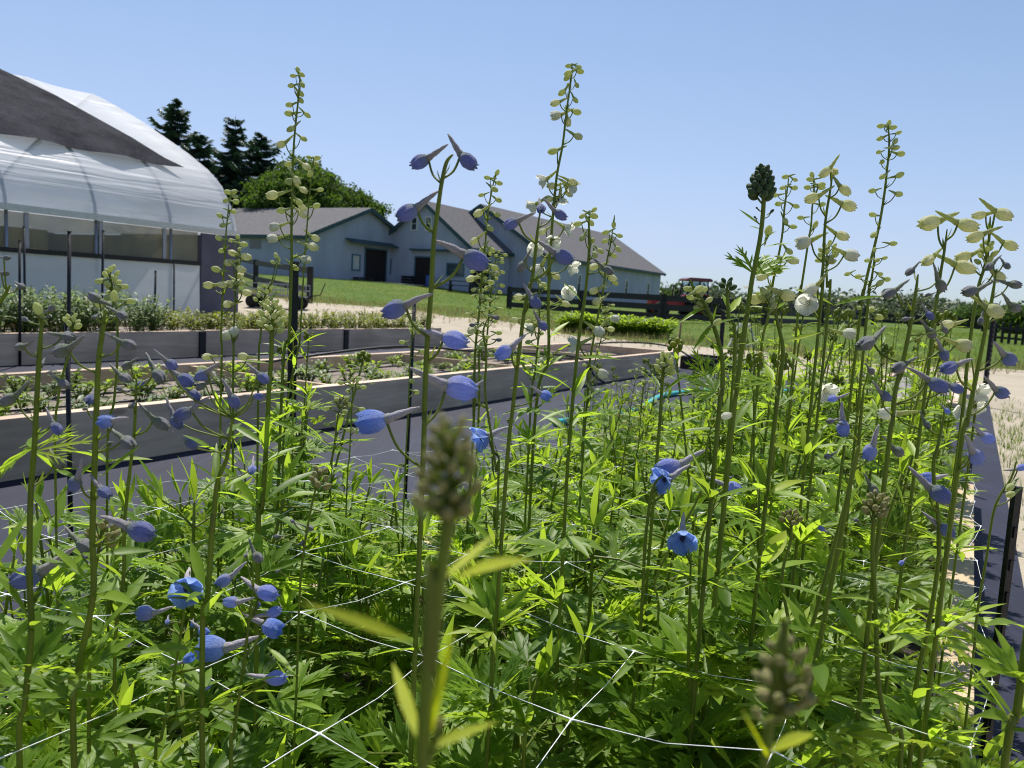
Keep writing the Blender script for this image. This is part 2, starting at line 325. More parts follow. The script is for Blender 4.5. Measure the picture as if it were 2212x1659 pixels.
# greenhouse film: milky, lets light through, wrinkled along the house
m, N, L, b = mat('greenhouse_film'); M['film'] = m
tc = N.new('ShaderNodeTexCoord'); mp = N.new('ShaderNodeMapping'); mp.inputs['Scale'].default_value = (0.9, 0.22, 5.5); mp.inputs['Rotation'].default_value = (R(6), 0, 0)
L.new(tc.outputs['Object'], mp.inputs[0]); wn_ = N.new('ShaderNodeTexNoise'); wn_.inputs['Scale'].default_value = 1.0; wn_.inputs['Detail'].default_value = 3; wn_.inputs['Distortion'].default_value = 0.6
L.new(mp.outputs[0], wn_.inputs['Vector'])
b.inputs['Base Color'].default_value = (0.80, 0.82, 0.86, 1); b.inputs['Roughness'].default_value = 0.28; b.inputs['Specular IOR Level'].default_value = 0.6
bump(N, L, b, wn_.outputs[0], 0.5, 0.12)
t = N.new('ShaderNodeBsdfTranslucent'); t.inputs[0].default_value = (0.82, 0.84, 0.90, 1)
mi = N.new('ShaderNodeMixShader'); mi.inputs[0].default_value = 0.42; L.new(b.outputs[0], mi.inputs[1]); L.new(t.outputs[0], mi.inputs[2])
tp = N.new('ShaderNodeBsdfTransparent'); m2 = N.new('ShaderNodeMixShader'); m2.inputs[0].default_value = 0.22
L.new(mi.outputs[0], m2.inputs[1]); L.new(tp.outputs[0], m2.inputs[2]); L.new(m2.outputs[0], N['Material Output'].inputs[0])
m, N, L, b = mat('wall_sheet'); M['sheet'] = m
n = noise(N, L, 1.2, 5, vec=(1, 0.6, 2.0)); r = ramp(N, [(0.3, (0.72, 0.72, 0.82)), (0.7, (0.88, 0.88, 0.93))]); L.new(n.outputs[0], r.inputs[0]); L.new(r.outputs[0], b.inputs['Base Color'])
b.inputs['Roughness'].default_value = 0.4; bump(N, L, b, n.outputs[0], 0.5, 0.06)
t = N.new('ShaderNodeBsdfTranslucent'); t.inputs[0].default_value = (0.86, 0.86, 0.93, 1)
mi = N.new('ShaderNodeMixShader'); mi.inputs[0].default_value = 0.4; L.new(b.outputs[0], mi.inputs[1]); L.new(t.outputs[0], mi.inputs[2]); L.new(mi.outputs[0], N['Material Output'].inputs[0])
# shade cloth: dark knit, its sparkle painted into the colour as pale specks
m, N, L, b = mat('shade_cloth'); M['shade'] = m
n = noise(N, L, 1.3, 8, rough=0.8); n2 = noise(N, L, 22, 3, rough=0.8)
r = ramp(N, [(0.3, (0.034, 0.034, 0.039)), (0.7, (0.095, 0.094, 0.104))]); L.new(n.outputs[0], r.inputs[0])
gl = ramp(N, [(0.58, (0.75, 0.75, 0.75)), (0.66, (1.0, 1.0, 1.0)), (0.74, (3.2, 3.2, 3.3))]); L.new(n2.outputs[0], gl.inputs[0]); mx = N.new('ShaderNodeMix'); mx.data_type = 'RGBA'; mx.blend_type = 'MULTIPLY'; mx.inputs[0].default_value = 1
L.new(r.outputs[0], mx.inputs[6]); L.new(gl.outputs[0], mx.inputs[7]); L.new(mx.outputs[2], b.inputs['Base Color'])
b.inputs['Roughness'].default_value = 0.75; b.inputs['Specular IOR Level'].default_value = 0.0; bump(N, L, b, n2.outputs[0], 0.4, 0.03)
M['steel'] = simple('steel', (0.30, 0.31, 0.36), 0.45, 0.15, 8, 0, 0.5)
M['purple_wall'] = simple('purple_wall', (0.095, 0.088, 0.13), 0.7, 0.2, 3, 0.2)
m, N, L, b = mat('olive_wall'); M['olive_wall'] = m
n = noise(N, L, 0.9, 4, vec=(1, 1.4, .4)); r = ramp(N, [(0.35, (0.42, 0.42, 0.32)), (0.6, (0.60, 0.55, 0.38))]); L.new(n.outputs[0], r.inputs[0]); L.new(r.outputs[0], b.inputs['Base Color'])
t = N.new('ShaderNodeBsdfTranslucent'); L.new(r.outputs[0], t.inputs[0]); mi = N.new('ShaderNodeMixShader'); mi.inputs[0].default_value = 0.55
L.new(b.outputs[0], mi.inputs[1]); L.new(t.outputs[0], mi.inputs[2]); L.new(mi.outputs[0], N['Material Output'].inputs[0])
M['tan'] = simple('tan_board', (0.72, 0.60, 0.34), 0.8, 0.25, 3, 0.2)
m, N, L, b = mat('screen'); M['screen'] = m
n = noise(N, L, .55, 3, vec=(1, 1, .25)); r = ramp(N, [(0.38, (0.20, 0.22, 0.20)), (0.62, (0.52, 0.46, 0.30))]); L.new(n.outputs[0], r.inputs[0]); L.new(r.outputs[0], b.inputs['Base Color']); b.inputs['Roughness'].default_value = 0.4
t = N.new('ShaderNodeBsdfTranslucent'); L.new(r.outputs[0], t.inputs[0]); mi = N.new('ShaderNodeMixShader'); mi.inputs[0].default_value = 0.6; L.new(b.outputs[0], mi.inputs[1]); L.new(t.outputs[0], mi.inputs[2])
tp = N.new('ShaderNodeBsdfTransparent'); m2 = N.new('ShaderNodeMixShader'); m2.inputs[0].default_value = 0.42
L.new(mi.outputs[0], m2.inputs[1]); L.new(tp.outputs[0], m2.inputs[2]); L.new(m2.outputs[0], N['Material Output'].inputs[0])

# ================================================================== SETTING
def sheet(name, us, vs, off, material, hole=None):
    mb = MB(); ids = {}
    for i, u in enumerate(us):
        for j, v in enumerate(vs):
            p = W(u, v); p.z = H(u, v) + off; ids[i, j] = mb.vert(p)
    for i in range(len(us) - 1):
        for j in range(len(vs) - 1): mb.face(ids[i, j], ids[i, j+1], ids[i+1, j+1], ids[i+1, j])
    return tag(mb.build(name, material), kind='structure')
def spaced(a, b, n): return [a + (b - a) * i / n for i in range(n + 1)]
gu = [-400, -100, -30, -10] + spaced(0, 90, 60) + [130, 200, 400, 1200]
gv = [-900, -300, -120, -80] + spaced(-60, 40, 60) + [80, 200, 500, 1200]
sheet('ground', gu, gv, -0.012, M['ground'])
sheet('landscape_fabric', spaced(-4, 12.6, 50), spaced(-13, 0.27, 50), 0.0, M['fabric'])
def strip(name, rows, off, material):
    """a sheet between two wandering edges: rows of (v, u_near, u_far)"""
    mb = MB(); prev = None
    for v, a, c in rows:
        r_ = []
        for k in range(13):
            u = a + (c - a) * k / 12; p = W(u, v); p.z = H(u, v) + off; r_.append(mb.vert(p))
        if prev:
            for k in range(12): mb.face(prev[k], r_[k], r_[k+1], prev[k+1])
        prev = r_
    return tag(mb.build(name, material), kind='structure')
rows = []
rs = random.Random(3)
for v in sorted([-48 + 72 * k / 120 for k in range(121)] + [.262, .272]):
    far = 19.0 + 4.6 * sm((-v - 5) / 14) + 8 * sm((v + 2) / 12) + rs.uniform(-0.35, 0.35) + 0.5 * math.sin(v * 0.9)
    near = 12.62 if v < 0.27 else -6 + 0.0 * v
    if v < -13: near = 12.62 + 3.5 * sm((-v - 13) / 10)
    rows.append((v, near, far))
strip('sand_yard', rows, -0.004, M['sand'])

# ------------------------------------------------------------------ barn buildings
def gable_house(name, label, u0, u1, v0, v1, zg, ze, zr, ridge, over=0.35, wall_m='siding'):
    """a gabled building over [u0,u1] x [v0,v1]; ridge 'u' or 'v'; eave height ze, ridge height zr, ground zg (all absolute)"""
    uc, vc = (u0 + u1) / 2, (v0 + v1) / 2
    t = thing(name, W(uc, vc, zg), label, 'building')
    a, c = (v1 - v0) / 2, (u1 - u0) / 2                      # half sizes: local x = v, local y = u
    e, r_ = ze - zg, zr - zg; z0 = -0.8
    mb = MB(); mb.smooth = False
    def P(x, y, z): return Vector((x, y, z))
    if ridge == 'u': sec = [(-a, z0), (a, z0), (a, e), (0, r_), (-a, e)]; f = lambda s_, q: P(s_[0], q, s_[1]); half, L_ = a, c
    else: sec = [(-c, z0), (c, z0), (c, e), (0, r_), (-c, e)]; f = lambda s_, q: P(q, s_[0], s_[1]); half, L_ = c, a
    A = [mb.vert(f(k, -L_)) for k in sec]; B = [mb.vert(f(k, L_)) for k in sec]
    mb.face(*A); mb.face(*B[::-1])
    for i in (0, 1, 4): j = (i + 1) % 5; mb.face(A[i], B[i], B[j], A[j])
    mb.build('wall', M[wall_m], t)
    sl = (r_ - e) / half; hx = half + over
    roof = None
    for sgn in (-1, 1):
        rb = MB(); lo = e - sl * over + 0.03; hi = r_ + 0.03
        pts = [f((sgn * hx, lo), -L_ - over), f((sgn * hx, lo), L_ + over), f((0.001 * sgn, hi), L_ + over), f((0.001 * sgn, hi), -L_ - over)]
        rb.poly_prism(pts, (0, 0, 0.10)); ro = rb.build('roof', M['shingle'], t)
        tb = MB()
        for q in (-L_ - over - 0.02, L_ + over + 0.02):
            tb.bar(f((sgn * (hx + 0.02), lo - 0.06), q), f((0.03 * sgn, hi - 0.06), q), 0.05, 0.26)
        tb.bar(f((sgn * (hx + 0.03), lo - 0.02), -L_ - over + 0.03), f((sgn * (hx + 0.03), lo - 0.02), L_ + over - 0.03), 0.04, 0.2)
        tb.build('roof_trim', M['trim_green'], ro)
    return t, a, c
def opening(t, axis, pos, s, w, z0, h, kind, frame='trim_teal', proud=0.03):
    """window or door on a wall of building t. axis 'x': wall at local x=pos facing +-x, s along y; 'y': wall at y=pos, s along x"""
    sg = 1 if pos > 0 else -1
    def bx(mb, a0, a1, b0, b1, d0, d1):
        lo, hi = sorted((pos + sg * d0, pos + sg * d1))
        if axis == 'x': mb.box(lo, hi, a0, a1, b0, b1)
        else: mb.box(a0, a1, lo, hi, b0, b1)
    nm = 'window' if kind == 'window' else 'door'
    mb = MB(); fw = 0.09
    for (a0, a1, b0, b1) in ((s-w/2-fw, s-w/2, z0-fw, z0+h+fw), (s+w/2, s+w/2+fw, z0-fw, z0+h+fw), (s-w/2, s+w/2, z0+h, z0+h+fw), (s-w/2, s+w/2, z0-fw, z0)):
        bx(mb, a0, a1, b0, b1, -0.02, proud + 0.04)
    if kind == 'window': bx(mb, s-w/2, s+w/2, z0+h*0.5-0.02, z0+h*0.5+0.02, 0.0, proud+0.02)
    fo = mb.build(nm, M[frame], t)
    pb = MB(); bx(pb, s-w/2, s+w/2, z0, z0+h, -0.02, proud - 0.015)
    pb.build({'window': 'pane', 'board': 'panel', 'door': 'door_leaf', 'dark': 'painted_interior_shade'}[kind], M[{'window': 'glass', 'board': 'poster', 'door': 'door', 'dark': 'dark'}[kind]], fo)
    return fo

# long barn at the back: gable towards the camera, long side to the right
LB, a, c = gable_house('barn', 'long grey-blue barn with four small windows under a broad grey roof, rightmost building', 52.5, 77.2, -38.8, -27.4, 0.85, 4.05, 7.57, 'u')
for px in (1236, 1288, 1338, 1385):
    k = (px - CX) / FPX; d = -27.4 / (k * CA - SA); u = d * (SA * k + CA)
    opening(LB, 'x', a, u - 64.85, 0.55, 0.75, 1.25, 'window', 'white_metal')
# middle building: gable with two little windows high up
MBd, a2, c2 = gable_house('farm_building', 'middle grey-blue gabled building with two tiny attic windows and a recessed door', 47.1, 53.0, -38.4, -30.5, 1.15, 4.2, 7.15, 'u')
opening(MBd, 'y', -c2, -0.95, 0.42, 4.1, 0.85, 'window', 'white_metal'); opening(MBd, 'y', -c2, 0.3, 0.42, 4.1, 0.85, 'window', 'white_metal')
opening(MBd, 'y', -c2, 0.05, 1.5, 0.05, 2.1, 'dark'); opening(MBd, 'y', -c2, 2.75, 1.3, 1.0, 0.75, 'window')
mb = MB(); mb.box(-1.0, a2 + 0.2, -c2 - 0.45, -c2 - 0.005, 2.62, 2.74); mb.build('canopy', M['trim_green'], MBd)
opening(MBd, 'x', a2, -1.6, 2.2, 0.0, 2.6, 'dark')
# left wing: ridge across, gable end facing right with the open barn door
LW, a3, c3 = gable_house('farm_building', 'left grey-blue wing with an open dark barn door in its gable end', 38.2, 50.4, -54.0, -37.4, 1.4, 4.0, 6.35, 'v')
opening(LW, 'x', a3, 1.05, 2.3, 0.0, 2.25, 'dark'); opening(LW, 'x', a3, -1.05, 0.7, 0.75, 0.95, 'board'); opening(LW, 'x', a3, 3.1, 0.62, 0.7, 0.95, 'board')
mb = MB(); mb.poly_prism([(a3 + 0.004, -2.2, 2.75), (a3 + 0.004, 5.0, 2.75), (a3 + 0.7, 5.0, 2.5), (a3 + 0.7, -2.2, 2.5)], (0, 0, 0.08)); mb.build('canopy', M['trim_green'], LW)
mb = MB(); mb.box(a3 - 4.8, a3 - 3.8, -c3 - 0.03, -c3 + 0.01, 1.7, 2.3); mb.build('window', M['glass'], LW)

mb = MB(); mb.box(-1.6, 1.6, -2.8, 2.8, -0.3, 0.12); mb.box(1.6, 2.3, -1.6, 1.8, -0.3, 0.04)
tag(mb.build('doorstep', M['concrete'], None, W(45.5, -35.9, 1.25)), 'low pale concrete step in front of the open barn door', 'step').rotation_euler = (0, 0, -GA)
# clutter beside the door
def crate(loc, label, w, h, m_):
    t = thing('crate', loc, label, 'crate'); mb = MB()
    for k in range(3):
        z = h * k / 3
        mb.box(-w/2, w/2, -0.25, -0.225, z + 0.01, z + h/3 - 0.02); mb.box(-w/2, w/2, 0.225, 0.25, z + 0.01, z + h/3 - 0.02)
        mb.box(-w/2, -w/2+0.025, -0.224, 0.224, z + 0.01, z + h/3 - 0.02); mb.box(w/2-0.025, w/2, -0.224, 0.224, z + 0.01, z + h/3 - 0.02)
    mb.build('side_board', m_, t); mb = MB(); mb.box(-w/2+.026, w/2-.026, -.22, .22, 0.0, 0.03); mb.build('base_board', m_, t)
crate(W(43.2, -36.6, 1.3), 'dark low crate left of the open barn door', 1.4, 0.35, M['black_wood'])
crate(W(46.9, -35.6, 1.36), 'dark crate standing on the concrete step', 0.9, 0.6, M['black_wood'])
t = thing('barrel', W(46.2, -33.2, 1.1), 'blue plastic barrel by the recessed door', 'barrel')
mb = MB(); mb.tube([(0,0,0),(0,0,.1),(0,0,.3),(0,0,.5),(0,0,.7),(0,0,.85),(0,0,.9)], [.26,.29,.31,.30,.31,.29,.26], 16); mb.build('drum', M['blue_plastic'], t)
mb = MB(); mb.tube([(0,0,.9),(0,0,.94)], .28, 16); mb.build('lid', M['blue_plastic'], t)
# picnic table in front of the middle building
t = thing('picnic_table', W(44.5, -29.5, H(44.5, -29.5)), 'dark wooden picnic table on the grass before the barns', 'table', rz=-GA + 0.5)
mb = MB()
for k in range(5): mb.box(-0.95, 0.95, -0.38 + k * 0.155, -0.24 + k * 0.155, 0.72, 0.76)
mb.build('tabletop', M['black_wood'], t)
for s_ in (-1, 1):
    mb = MB(); mb.box(-0.95, 0.95, s_ * 0.72 - 0.13, s_ * 0.72 + 0.13, 0.43, 0.47); mb.build('bench', M['black_wood'], t)
    mb = MB(); x = 0.65 * s_
    mb.bar((x, -0.72, 0), (x, -0.2, 0.72), 0.05, 0.1, (1, 0, 0)); mb.bar((x, 0.72, 0), (x, 0.2, 0.72), 0.05, 0.1, (1, 0, 0)); mb.bar((x + .06, -0.8, 0.38), (x + .06, 0.8, 0.38), 0.05, 0.1)
    mb.build('leg_frame', M['black_wood'], t)

# ------------------------------------------------------------------ greenhouse
GV, GU0, GU1 = -15.7, -2.0, 13.8
prof = [(0, 2.05), (-0.06, 2.4), (-0.2, 2.75), (-0.55, 3.25), (-0.8, 3.46), (-1.05, 3.65), (-1.8, 4.08), (-2.7, 4.52), (-3.7, 5.0), (-4.7, 5.42), (-5.4, 5.70), (-5.7, 5.80)]
full = prof + [(-11.4 - p[0], p[1]) for p in prof[-2::-1]]
G = thing('greenhouse', W(6, GV - 5.7, 0), 'hoop greenhouse with milky plastic roof and dark grey shade cloth', 'greenhouse')
gx = lambda dv: dv + 5.7
gy = lambda u: u - 6
mb = MB(); rows_ = []
rs = random.Random(5)
hoopU = [13.76 - 1.77 * k for k in range(9)]
nU = 63
for i in range(nU + 1):
    u = GU1 - (GU1 - GU0) * i / nU; ph = ((13.76 - u) / 1.77) % 1.0
    sag = 0.055 * math.sin(PI * ph) ** 0.8
    row = []
    for j, (dv, z) in enumerate(full):
        k = j / (len(full) - 1); nx = -math.cos(PI * k); nz = math.sin(PI * k)
        row.append(mb.vert((gx(dv) + nx * sag, gy(u), z - nz * sag * 0.9)))
    rows_.append(row)
for i in range(nU):
    for j in range(len(full) - 1): mb.face(rows_[i][j], rows_[i][j+1], rows_[i+1][j+1], rows_[i+1][j])
mb.build('plastic_cover', M['film'], G)
mb = MB(); ids = [mb.vert((gx(dv), gy(GU1 - 0.06), z)) for dv, z in full]; mb.face(*ids); mb.smooth = False
mb.build('end_film', M['film'], G)
mb = MB()
EW = GU1 - 0.06
mb.box(gx(-11.34), gx(-7.5), gy(EW - 0.03), gy(EW + 0.03), 0, 2.04); mb.build('end_wall', M['purple_wall'], G); mb = MB(); mb.box(gx(-3.9), gx(-0.03), gy(EW - 0.03), gy(EW + 0.03), 0, 2.04); mb.build('end_wall', M['purple_wall'], G)
mb = MB(); mb.box(gx(-7.49), gx(-3.91), gy(EW - 0.02), gy(EW + 0.02), 0.05, 2.0); mb.build('door', M['purple_wall'], G)
mb = MB(); mb.box(gx(-0.02), gx(0.03), gy(GU1 - 1.05), gy(GU1 + 0.05), 0, 2.02); mb.build('corner_panel', M['purple_wall'], G)
for u in hoopU:
    mb = MB(); mb.tube([(gx(dv) - 0.0 + (0.05 if dv < -5.7 else -0.05), gy(u), z - 0.05) for dv, z in full], 0.035, 6); mb.build('hoop', M['steel'], G)
    mb = MB(); mb.tube([(gx(-0.06), gy(u), 0), (gx(-0.06), gy(u), 2.05)], 0.035, 6); mb.build('post', M['steel'], G)
mb = MB(); mb.box(gx(-11.42), gx(-11.36), gy(GU0), gy(GU1 - 0.1), 0, 2.05); mb.build('far_wall', M['olive_wall'], G)
for side, nm in ((0.0, 'lower_wall'),):
    mb = MB(); mb.smooth = True; prev = None
    for i in range(40):
        u = GU0 + (GU1 - 1.06 - GU0) * i / 39
        p = [mb.vert((gx(side) + 0.012 * math.sin(u * 7 + z * 3), gy(u), z)) for z in (0, 0.35, 0.7, 1.0, 1.27)]
        if prev:
            for k in range(4): mb.face(prev[k], prev[k+1], p[k+1], p[k])
        prev = p
    mb.build(nm, M['sheet'], G)
mb = MB(); mb.box(gx(0.01), gx(0.05), gy(GU0), gy(GU1 - 1.06), 1.27, 1.36); mb.build('rail', M['black_wood'], G)
mb = MB(); mb.box(gx(-0.02), gx(0.06), gy(GU0), gy(GU1 + 0.04), 2.04, 2.16); mb.build('eave_roll', M['white_metal'], G)
mb = MB(); mb.box(gx(-0.10), gx(-0.095), gy(GU0), gy(GU1 - 1.06), 1.37, 2.03); mb.build('screen', M['screen'], G)
for k in range(9):
    u = GU1 - 1.1 - 0.9 - 1.5 * k
    mb = MB(); mb.box(gx(-0.05), gx(-0.01), gy(u - 0.04), gy(u + 0.04), 1.365, 2.035); mb.build('mullion', M['steel'], G)
# shade cloth lies over the ridge and hangs to the haunch
mb = MB(); rowsS = []
idx = [i for i in range(len(full)) if full[i][0] <= -0.8 and full[i][0] >= -9.6]
for i in range(40):
    f_ = i / 39; row = []
    for q, j in enumerate(idx):
        dv, z = full[j]; g = q / (len(idx) - 1)
        uend = 12.85 - 1.9 * min(1, g * 2.0) if g < 0.5 else 11.05
        u = uend + (GU0 - uend) * f_
        low = 0.0 if q else 0.10 * math.sin(u * 3.5) * 0.5
        k = j / (len(full) - 1)
        row.append(mb.vert((gx(dv) - math.cos(PI * k) * -0.05 + low, gy(u), z + 0.06 * math.sin(PI * k) + low * 0.5 + 0.03)))
    rowsS.append(row)
for i in range(39):
    for q in range(len(idx) - 1): mb.face(rowsS[i][q], rowsS[i][q+1], rowsS[i+1][q+1], rowsS[i+1][q])
mb.build('shade_cloth', M['shade'], G)
# things seen inside through the screen
for k, (u, w_, h_, m_, lab) in enumerate(((6.9, 1.1, 1.75, 'tan', 'tan plywood cabinet seen through the greenhouse screen, behind the thickest stake'), (9.5, 0.9, 1.8, 'tan', 'tan plywood cabinet seen through the greenhouse screen, nearest its end wall'), (8.2, 0.6, 1.9, 'blue_plastic', 'dark blue cupboard seen through the greenhouse screen, between two tan cabinets'))):
    t = thing('cabinet', W(u, GV - 1.6, 0), lab, 'cabinet'); mb = MB(); mb.box(-0.3, 0.3, -w_/2, w_/2, 0, h_); mb.build('case', M[m_], t)
    mb = MB(); mb.box(0.302, 0.32, -w_/2 + 0.03, -0.01, 0.05, h_ - 0.04); mb.build('door', M[m_], t); mb = MB(); mb.box(0.302, 0.32, 0.01, w_/2 - 0.03, 0.05, h_ - 0.04); mb.build('door', M[m_], t)

# ------------------------------------------------------------------ trees
def leaf_cards(mb, c, n, spread, size, rnd, squash=1.0):
    for _ in range(n):
        d = Vector((rnd.gauss(0, 1), rnd.gauss(0, 1), rnd.gauss(0, 1) * squash)) * spread + Vector(c)
        a = Vector((rnd.uniform(-1, 1), rnd.uniform(-1, 1), rnd.uniform(-1, 1))).normalized(); b_ = a.orthogonal().normalized()
        s_ = size * rnd.uniform(0.6, 1.4); mb.tone = rnd.random()
        i = [mb.vert(d + a * s_), mb.vert(d + b_ * s_ * 0.5), mb.vert(d - a * s_), mb.vert(d - b_ * s_ * 0.5)]
        mb.face(*i)
def conifer(px, ytop, d, base_w, label, seed, group='dark conifers behind the greenhouse'):
    rnd = random.Random(seed); top = at(px, ytop, d); zb = 1.2; h = top.z - zb
    t = thing('conifer_tree', Vector((top.x, top.y, zb)), label, 'tree', group, 0)
    mb = MB(); mb.tube([(0, 0, -0.3), (0.05, 0, h * 0.5), (0, 0, h)], [0.3, 0.17, 0.02], 7); mb.build('trunk', M['bark'], t)
    mb = MB(); z = h * 0.12
    while z < h * 0.985:
        f_ = 1 - z / h; rad = 2.15 * base_w * (f_ ** 0.72) * rnd.uniform(0.75, 1.12) + 0.12
        nb = rnd.randint(7, 10); a0 = rnd.uniform(0, 6.3)
        for k in range(nb):
            az = a0 + 2 * PI * k / nb + rnd.uniform(-.35, .35); L_ = rad * rnd.uniform(0.42, 1.3)
            zj = rnd.uniform(-.3, .3)
            if rnd.random() < 0.08: continue
            dr = -rnd.uniform(.12, .42) * L_ * (0.4 + f_); n_ = max(4, int(L_ * 6))
            for s_ in range(n_):
                q = (s_ + 0.7) / n_; r_ = L_ * q
                c = Vector((math.cos(az) * r_, math.sin(az) * r_, z + zj + dr * q + 0.34 * L_ * q ** 3))
                side = Vector((-math.sin(az), math.cos(az), 0)); out = Vector((math.cos(az), math.sin(az), 0))
                for m_ in (-1, 1):
                    ln = (0.42 + 0.45 * (1 - q)) * (0.5 + 0.5 * min(1, L_ / 2)); mb.tone = rnd.random()
                    tip = c + side * m_ * ln + out * ln * 0.7 + Vector((0, 0, -0.25 * ln + rnd.uniform(-.1, .1)))
                    w_ = out * 0.10 + Vector((0, 0, 0.09))
                    mb.face(mb.vert(c - w_), mb.vert(c + w_), mb.vert(tip))
                    tip2 = c + side * m_ * ln * 0.6 + Vector((0, 0, -0.5 * ln)); mb.face(mb.vert(c - out * 0.12), mb.vert(c + out * 0.12), mb.vert(tip2))
        z += 0.42 + 0.36 * f_
    mb.build('crown', M['needle'], t)
conifer(380, 213, 74, 2.9, 'tallest dark conifer, leftmost of those behind the greenhouse', 1)
conifer(432, 285, 72, 2.4, 'small dark conifer tucked right of the tallest one behind the greenhouse', 2)
conifer(509, 250, 75, 2.6, 'slim dark conifer with a pointed top in the middle of the conifers', 3)
conifer(565, 288, 73, 2.9, 'broad dark conifer nearest the round leafy tree', 4)
def broadleaf(name, label, base, h, rx, rz, seed, mat_, n=170, leaf=0.2, per=60, cat='tree', group=None):
    rnd = random.Random(seed); t = thing(name, base, label, cat, group, 0)
    mb = MB(); mb.tube([(0, 0, -0.3), (0.05, 0.02, h * 0.3), (0, 0.1, h * 0.6)], [rx * .07, rx * .055, rx * .03], 8)
    for k in range(7):
        a = k * 0.9; mb.tube([(0, 0.05, h * (0.25 + .04 * k)), (math.cos(a) * rx * .35, math.sin(a) * rx * .35, h * (.45 + .04 * k)), (math.cos(a) * rx * .7, math.sin(a) * rx * .7, h * (.55 + .03 * k))], [rx * .03, rx * .02, .02], 5)
    mb.build('trunk', M['bark'], t)
    mb = MB(); zc = h - rz
    for _ in range(n):
        while True:
            p = Vector((rnd.uniform(-1, 1), rnd.uniform(-1, 1), rnd.uniform(-1, 1)))
            if 0.35 < p.length < 1: break
        p *= 0.88 + 0.12 * math.sin(p.x * 5 + seed) * math.cos(p.y * 4)
        leaf_cards(mb, (p.x * rx, p.y * rx, zc + p.z * rz), per, leaf * 2.2, leaf, rnd, 0.7)
    mb.build('crown', M[mat_], t)
b0 = at(655, 596, 66); broadleaf('broadleaf_tree', 'round bright green leafy tree rising behind the left barn roof', Vector((b0.x, b0.y, 1.3)), 9.6, 5.3, 4.0, 21, 'tree_leaf', 420, 0.15, 90)
b0 = at(775, 596, 69); broadleaf('broadleaf_tree', 'small low green tree at the right foot of the round leafy tree', Vector((b0.x, b0.y, 1.3)), 7.6, 2.2, 2.2, 22, 'tree_leaf', 110, 0.15, 70)
# far wood along the horizon
rnd = random.Random(8); mb = MB()
for k in range(330):
    px = rnd.uniform(1380, 2460); d = rnd.uniform(105, 150)
    hz = 637.5 + (px - CX) * 0.0565; hgt = (46 if px < 1480 else 38 if px < 1700 else 52 if px < 2060 else 40) + 8 * math.sin(px * 0.03)
    x = (px - CX) / FPX * d; ztop = 1 + (hgt - rnd.uniform(2, 26)) * 0.42 * d / FPX + 1.0
    for q in range(3):
        z = ztop * rnd.uniform(0.25, 1.0)
        leaf_cards(mb, (x, d, z), 34, 0.9, 0.42, rnd, 0.6)
for k in range(60):                                   # dense understorey that closes the wood
    px = 1380 + 1080 * k / 59; d = 128; mb.tone = rnd.random()
    mb.blob(((px - CX) / FPX * d, d, 0.6), 3.2, 3, 1.5, 8, 5, 0.25)
tag(mb.build('woodland', M['wood_leaf']), 'low dark green wood along the horizon beyond the field', 'woodland', kind='stuff')
for i, (px, d, h, rx, lab) in enumerate(((2185, 55, 2.0, 1.9, 'bright green bush at the picture edge beyond the picket fence'), (2095, 75, 2.6, 2.4, 'rounded mid green tree in front of the far wood, right of the white cluster'), (1950, 92, 3.6, 3.4, 'dark rounded tree standing out of the far wood'), (1540, 70, 2.2, 1.8, 'small dark bush just right of the tractor'))):
    x = (px - CX) / FPX * d; broadleaf('bush_tree', lab, Vector((x, d, 0.25)), h, rx, h * 0.52, 30 + i, 'tree_leaf' if i < 2 else 'wood_leaf', 70, 0.14, 50)

# ------------------------------------------------------------------ fences
def board_fence(pts, label, rails, post_h, post_w=0.15, m_='black_wood'):
    base = pts[0]; t = thing('board_fence', base, label, 'fence', rz=0)
    for p in pts:
        q = p - base; mb = MB(); mb.box(q.x - post_w/2, q.x + post_w/2, q.y - post_w/2, q.y + post_w/2, q.z - 0.3, q.z + post_h); mb.build('post', M[m_], t)
    for a_, b_ in zip(pts[:-1], pts[1:]):
        for z in rails:
            mb = MB(); off = Vector((0, -post_w/2 - 0.02, z)); mb.bar(a_ - base + off, b_ - base + off, 0.035, 0.24); mb.build('rail', M[m_], t)
def gp(px, d, lift=0.0):
    x = (px - CX) / FPX * d; u, v = UV(x, d); return Vector((x, d, H(u, v) + lift))
board_fence([gp(1090, 40), gp(1245, 36), gp(1420, 32), gp(1640, 36), gp(1760, 42), gp(1850, 50)], 'black board fence running behind the hedge and before the tractor', (0.2, 0.56, 0.93), 1.08, 0.26)
board_fence([gp(470, 52), gp(544, 39), gp(661, 31)], 'short black board fence beside the greenhouse corner', (0.45, 1.2), 1.35, 0.2)
board_fence([gp(1872, 62), gp(1950, 62), gp(2030, 60), gp(2110, 58)], 'low dark rail fence far across the right field', (0.3, 0.75), 0.95, 0.18)
t = thing('picket_fence', gp(2130, 30), 'black picket fence at the right edge of the picture', 'fence', rz=0)
b0 = t.location
for k in range(10):
    q = gp(2138 + k * 15, 30 - k * 0.2) - b0; mb = MB(); mb.box(q.x - 0.05, q.x + 0.05, q.y - 0.012, q.y + 0.012, q.z, q.z + 0.72 + 0.02 * (k % 3)); mb.build('picket', M['black_wood'], t)
q = gp(2138 + 135, 28.2) - b0
for z in (0.2, 0.55):
    mb = MB(); mb.bar(Vector((0.05, -0.03, z)), q + Vector((0.1, -0.03, z)), 0.03, 0.08); mb.build('rail', M['black_wood'], t)

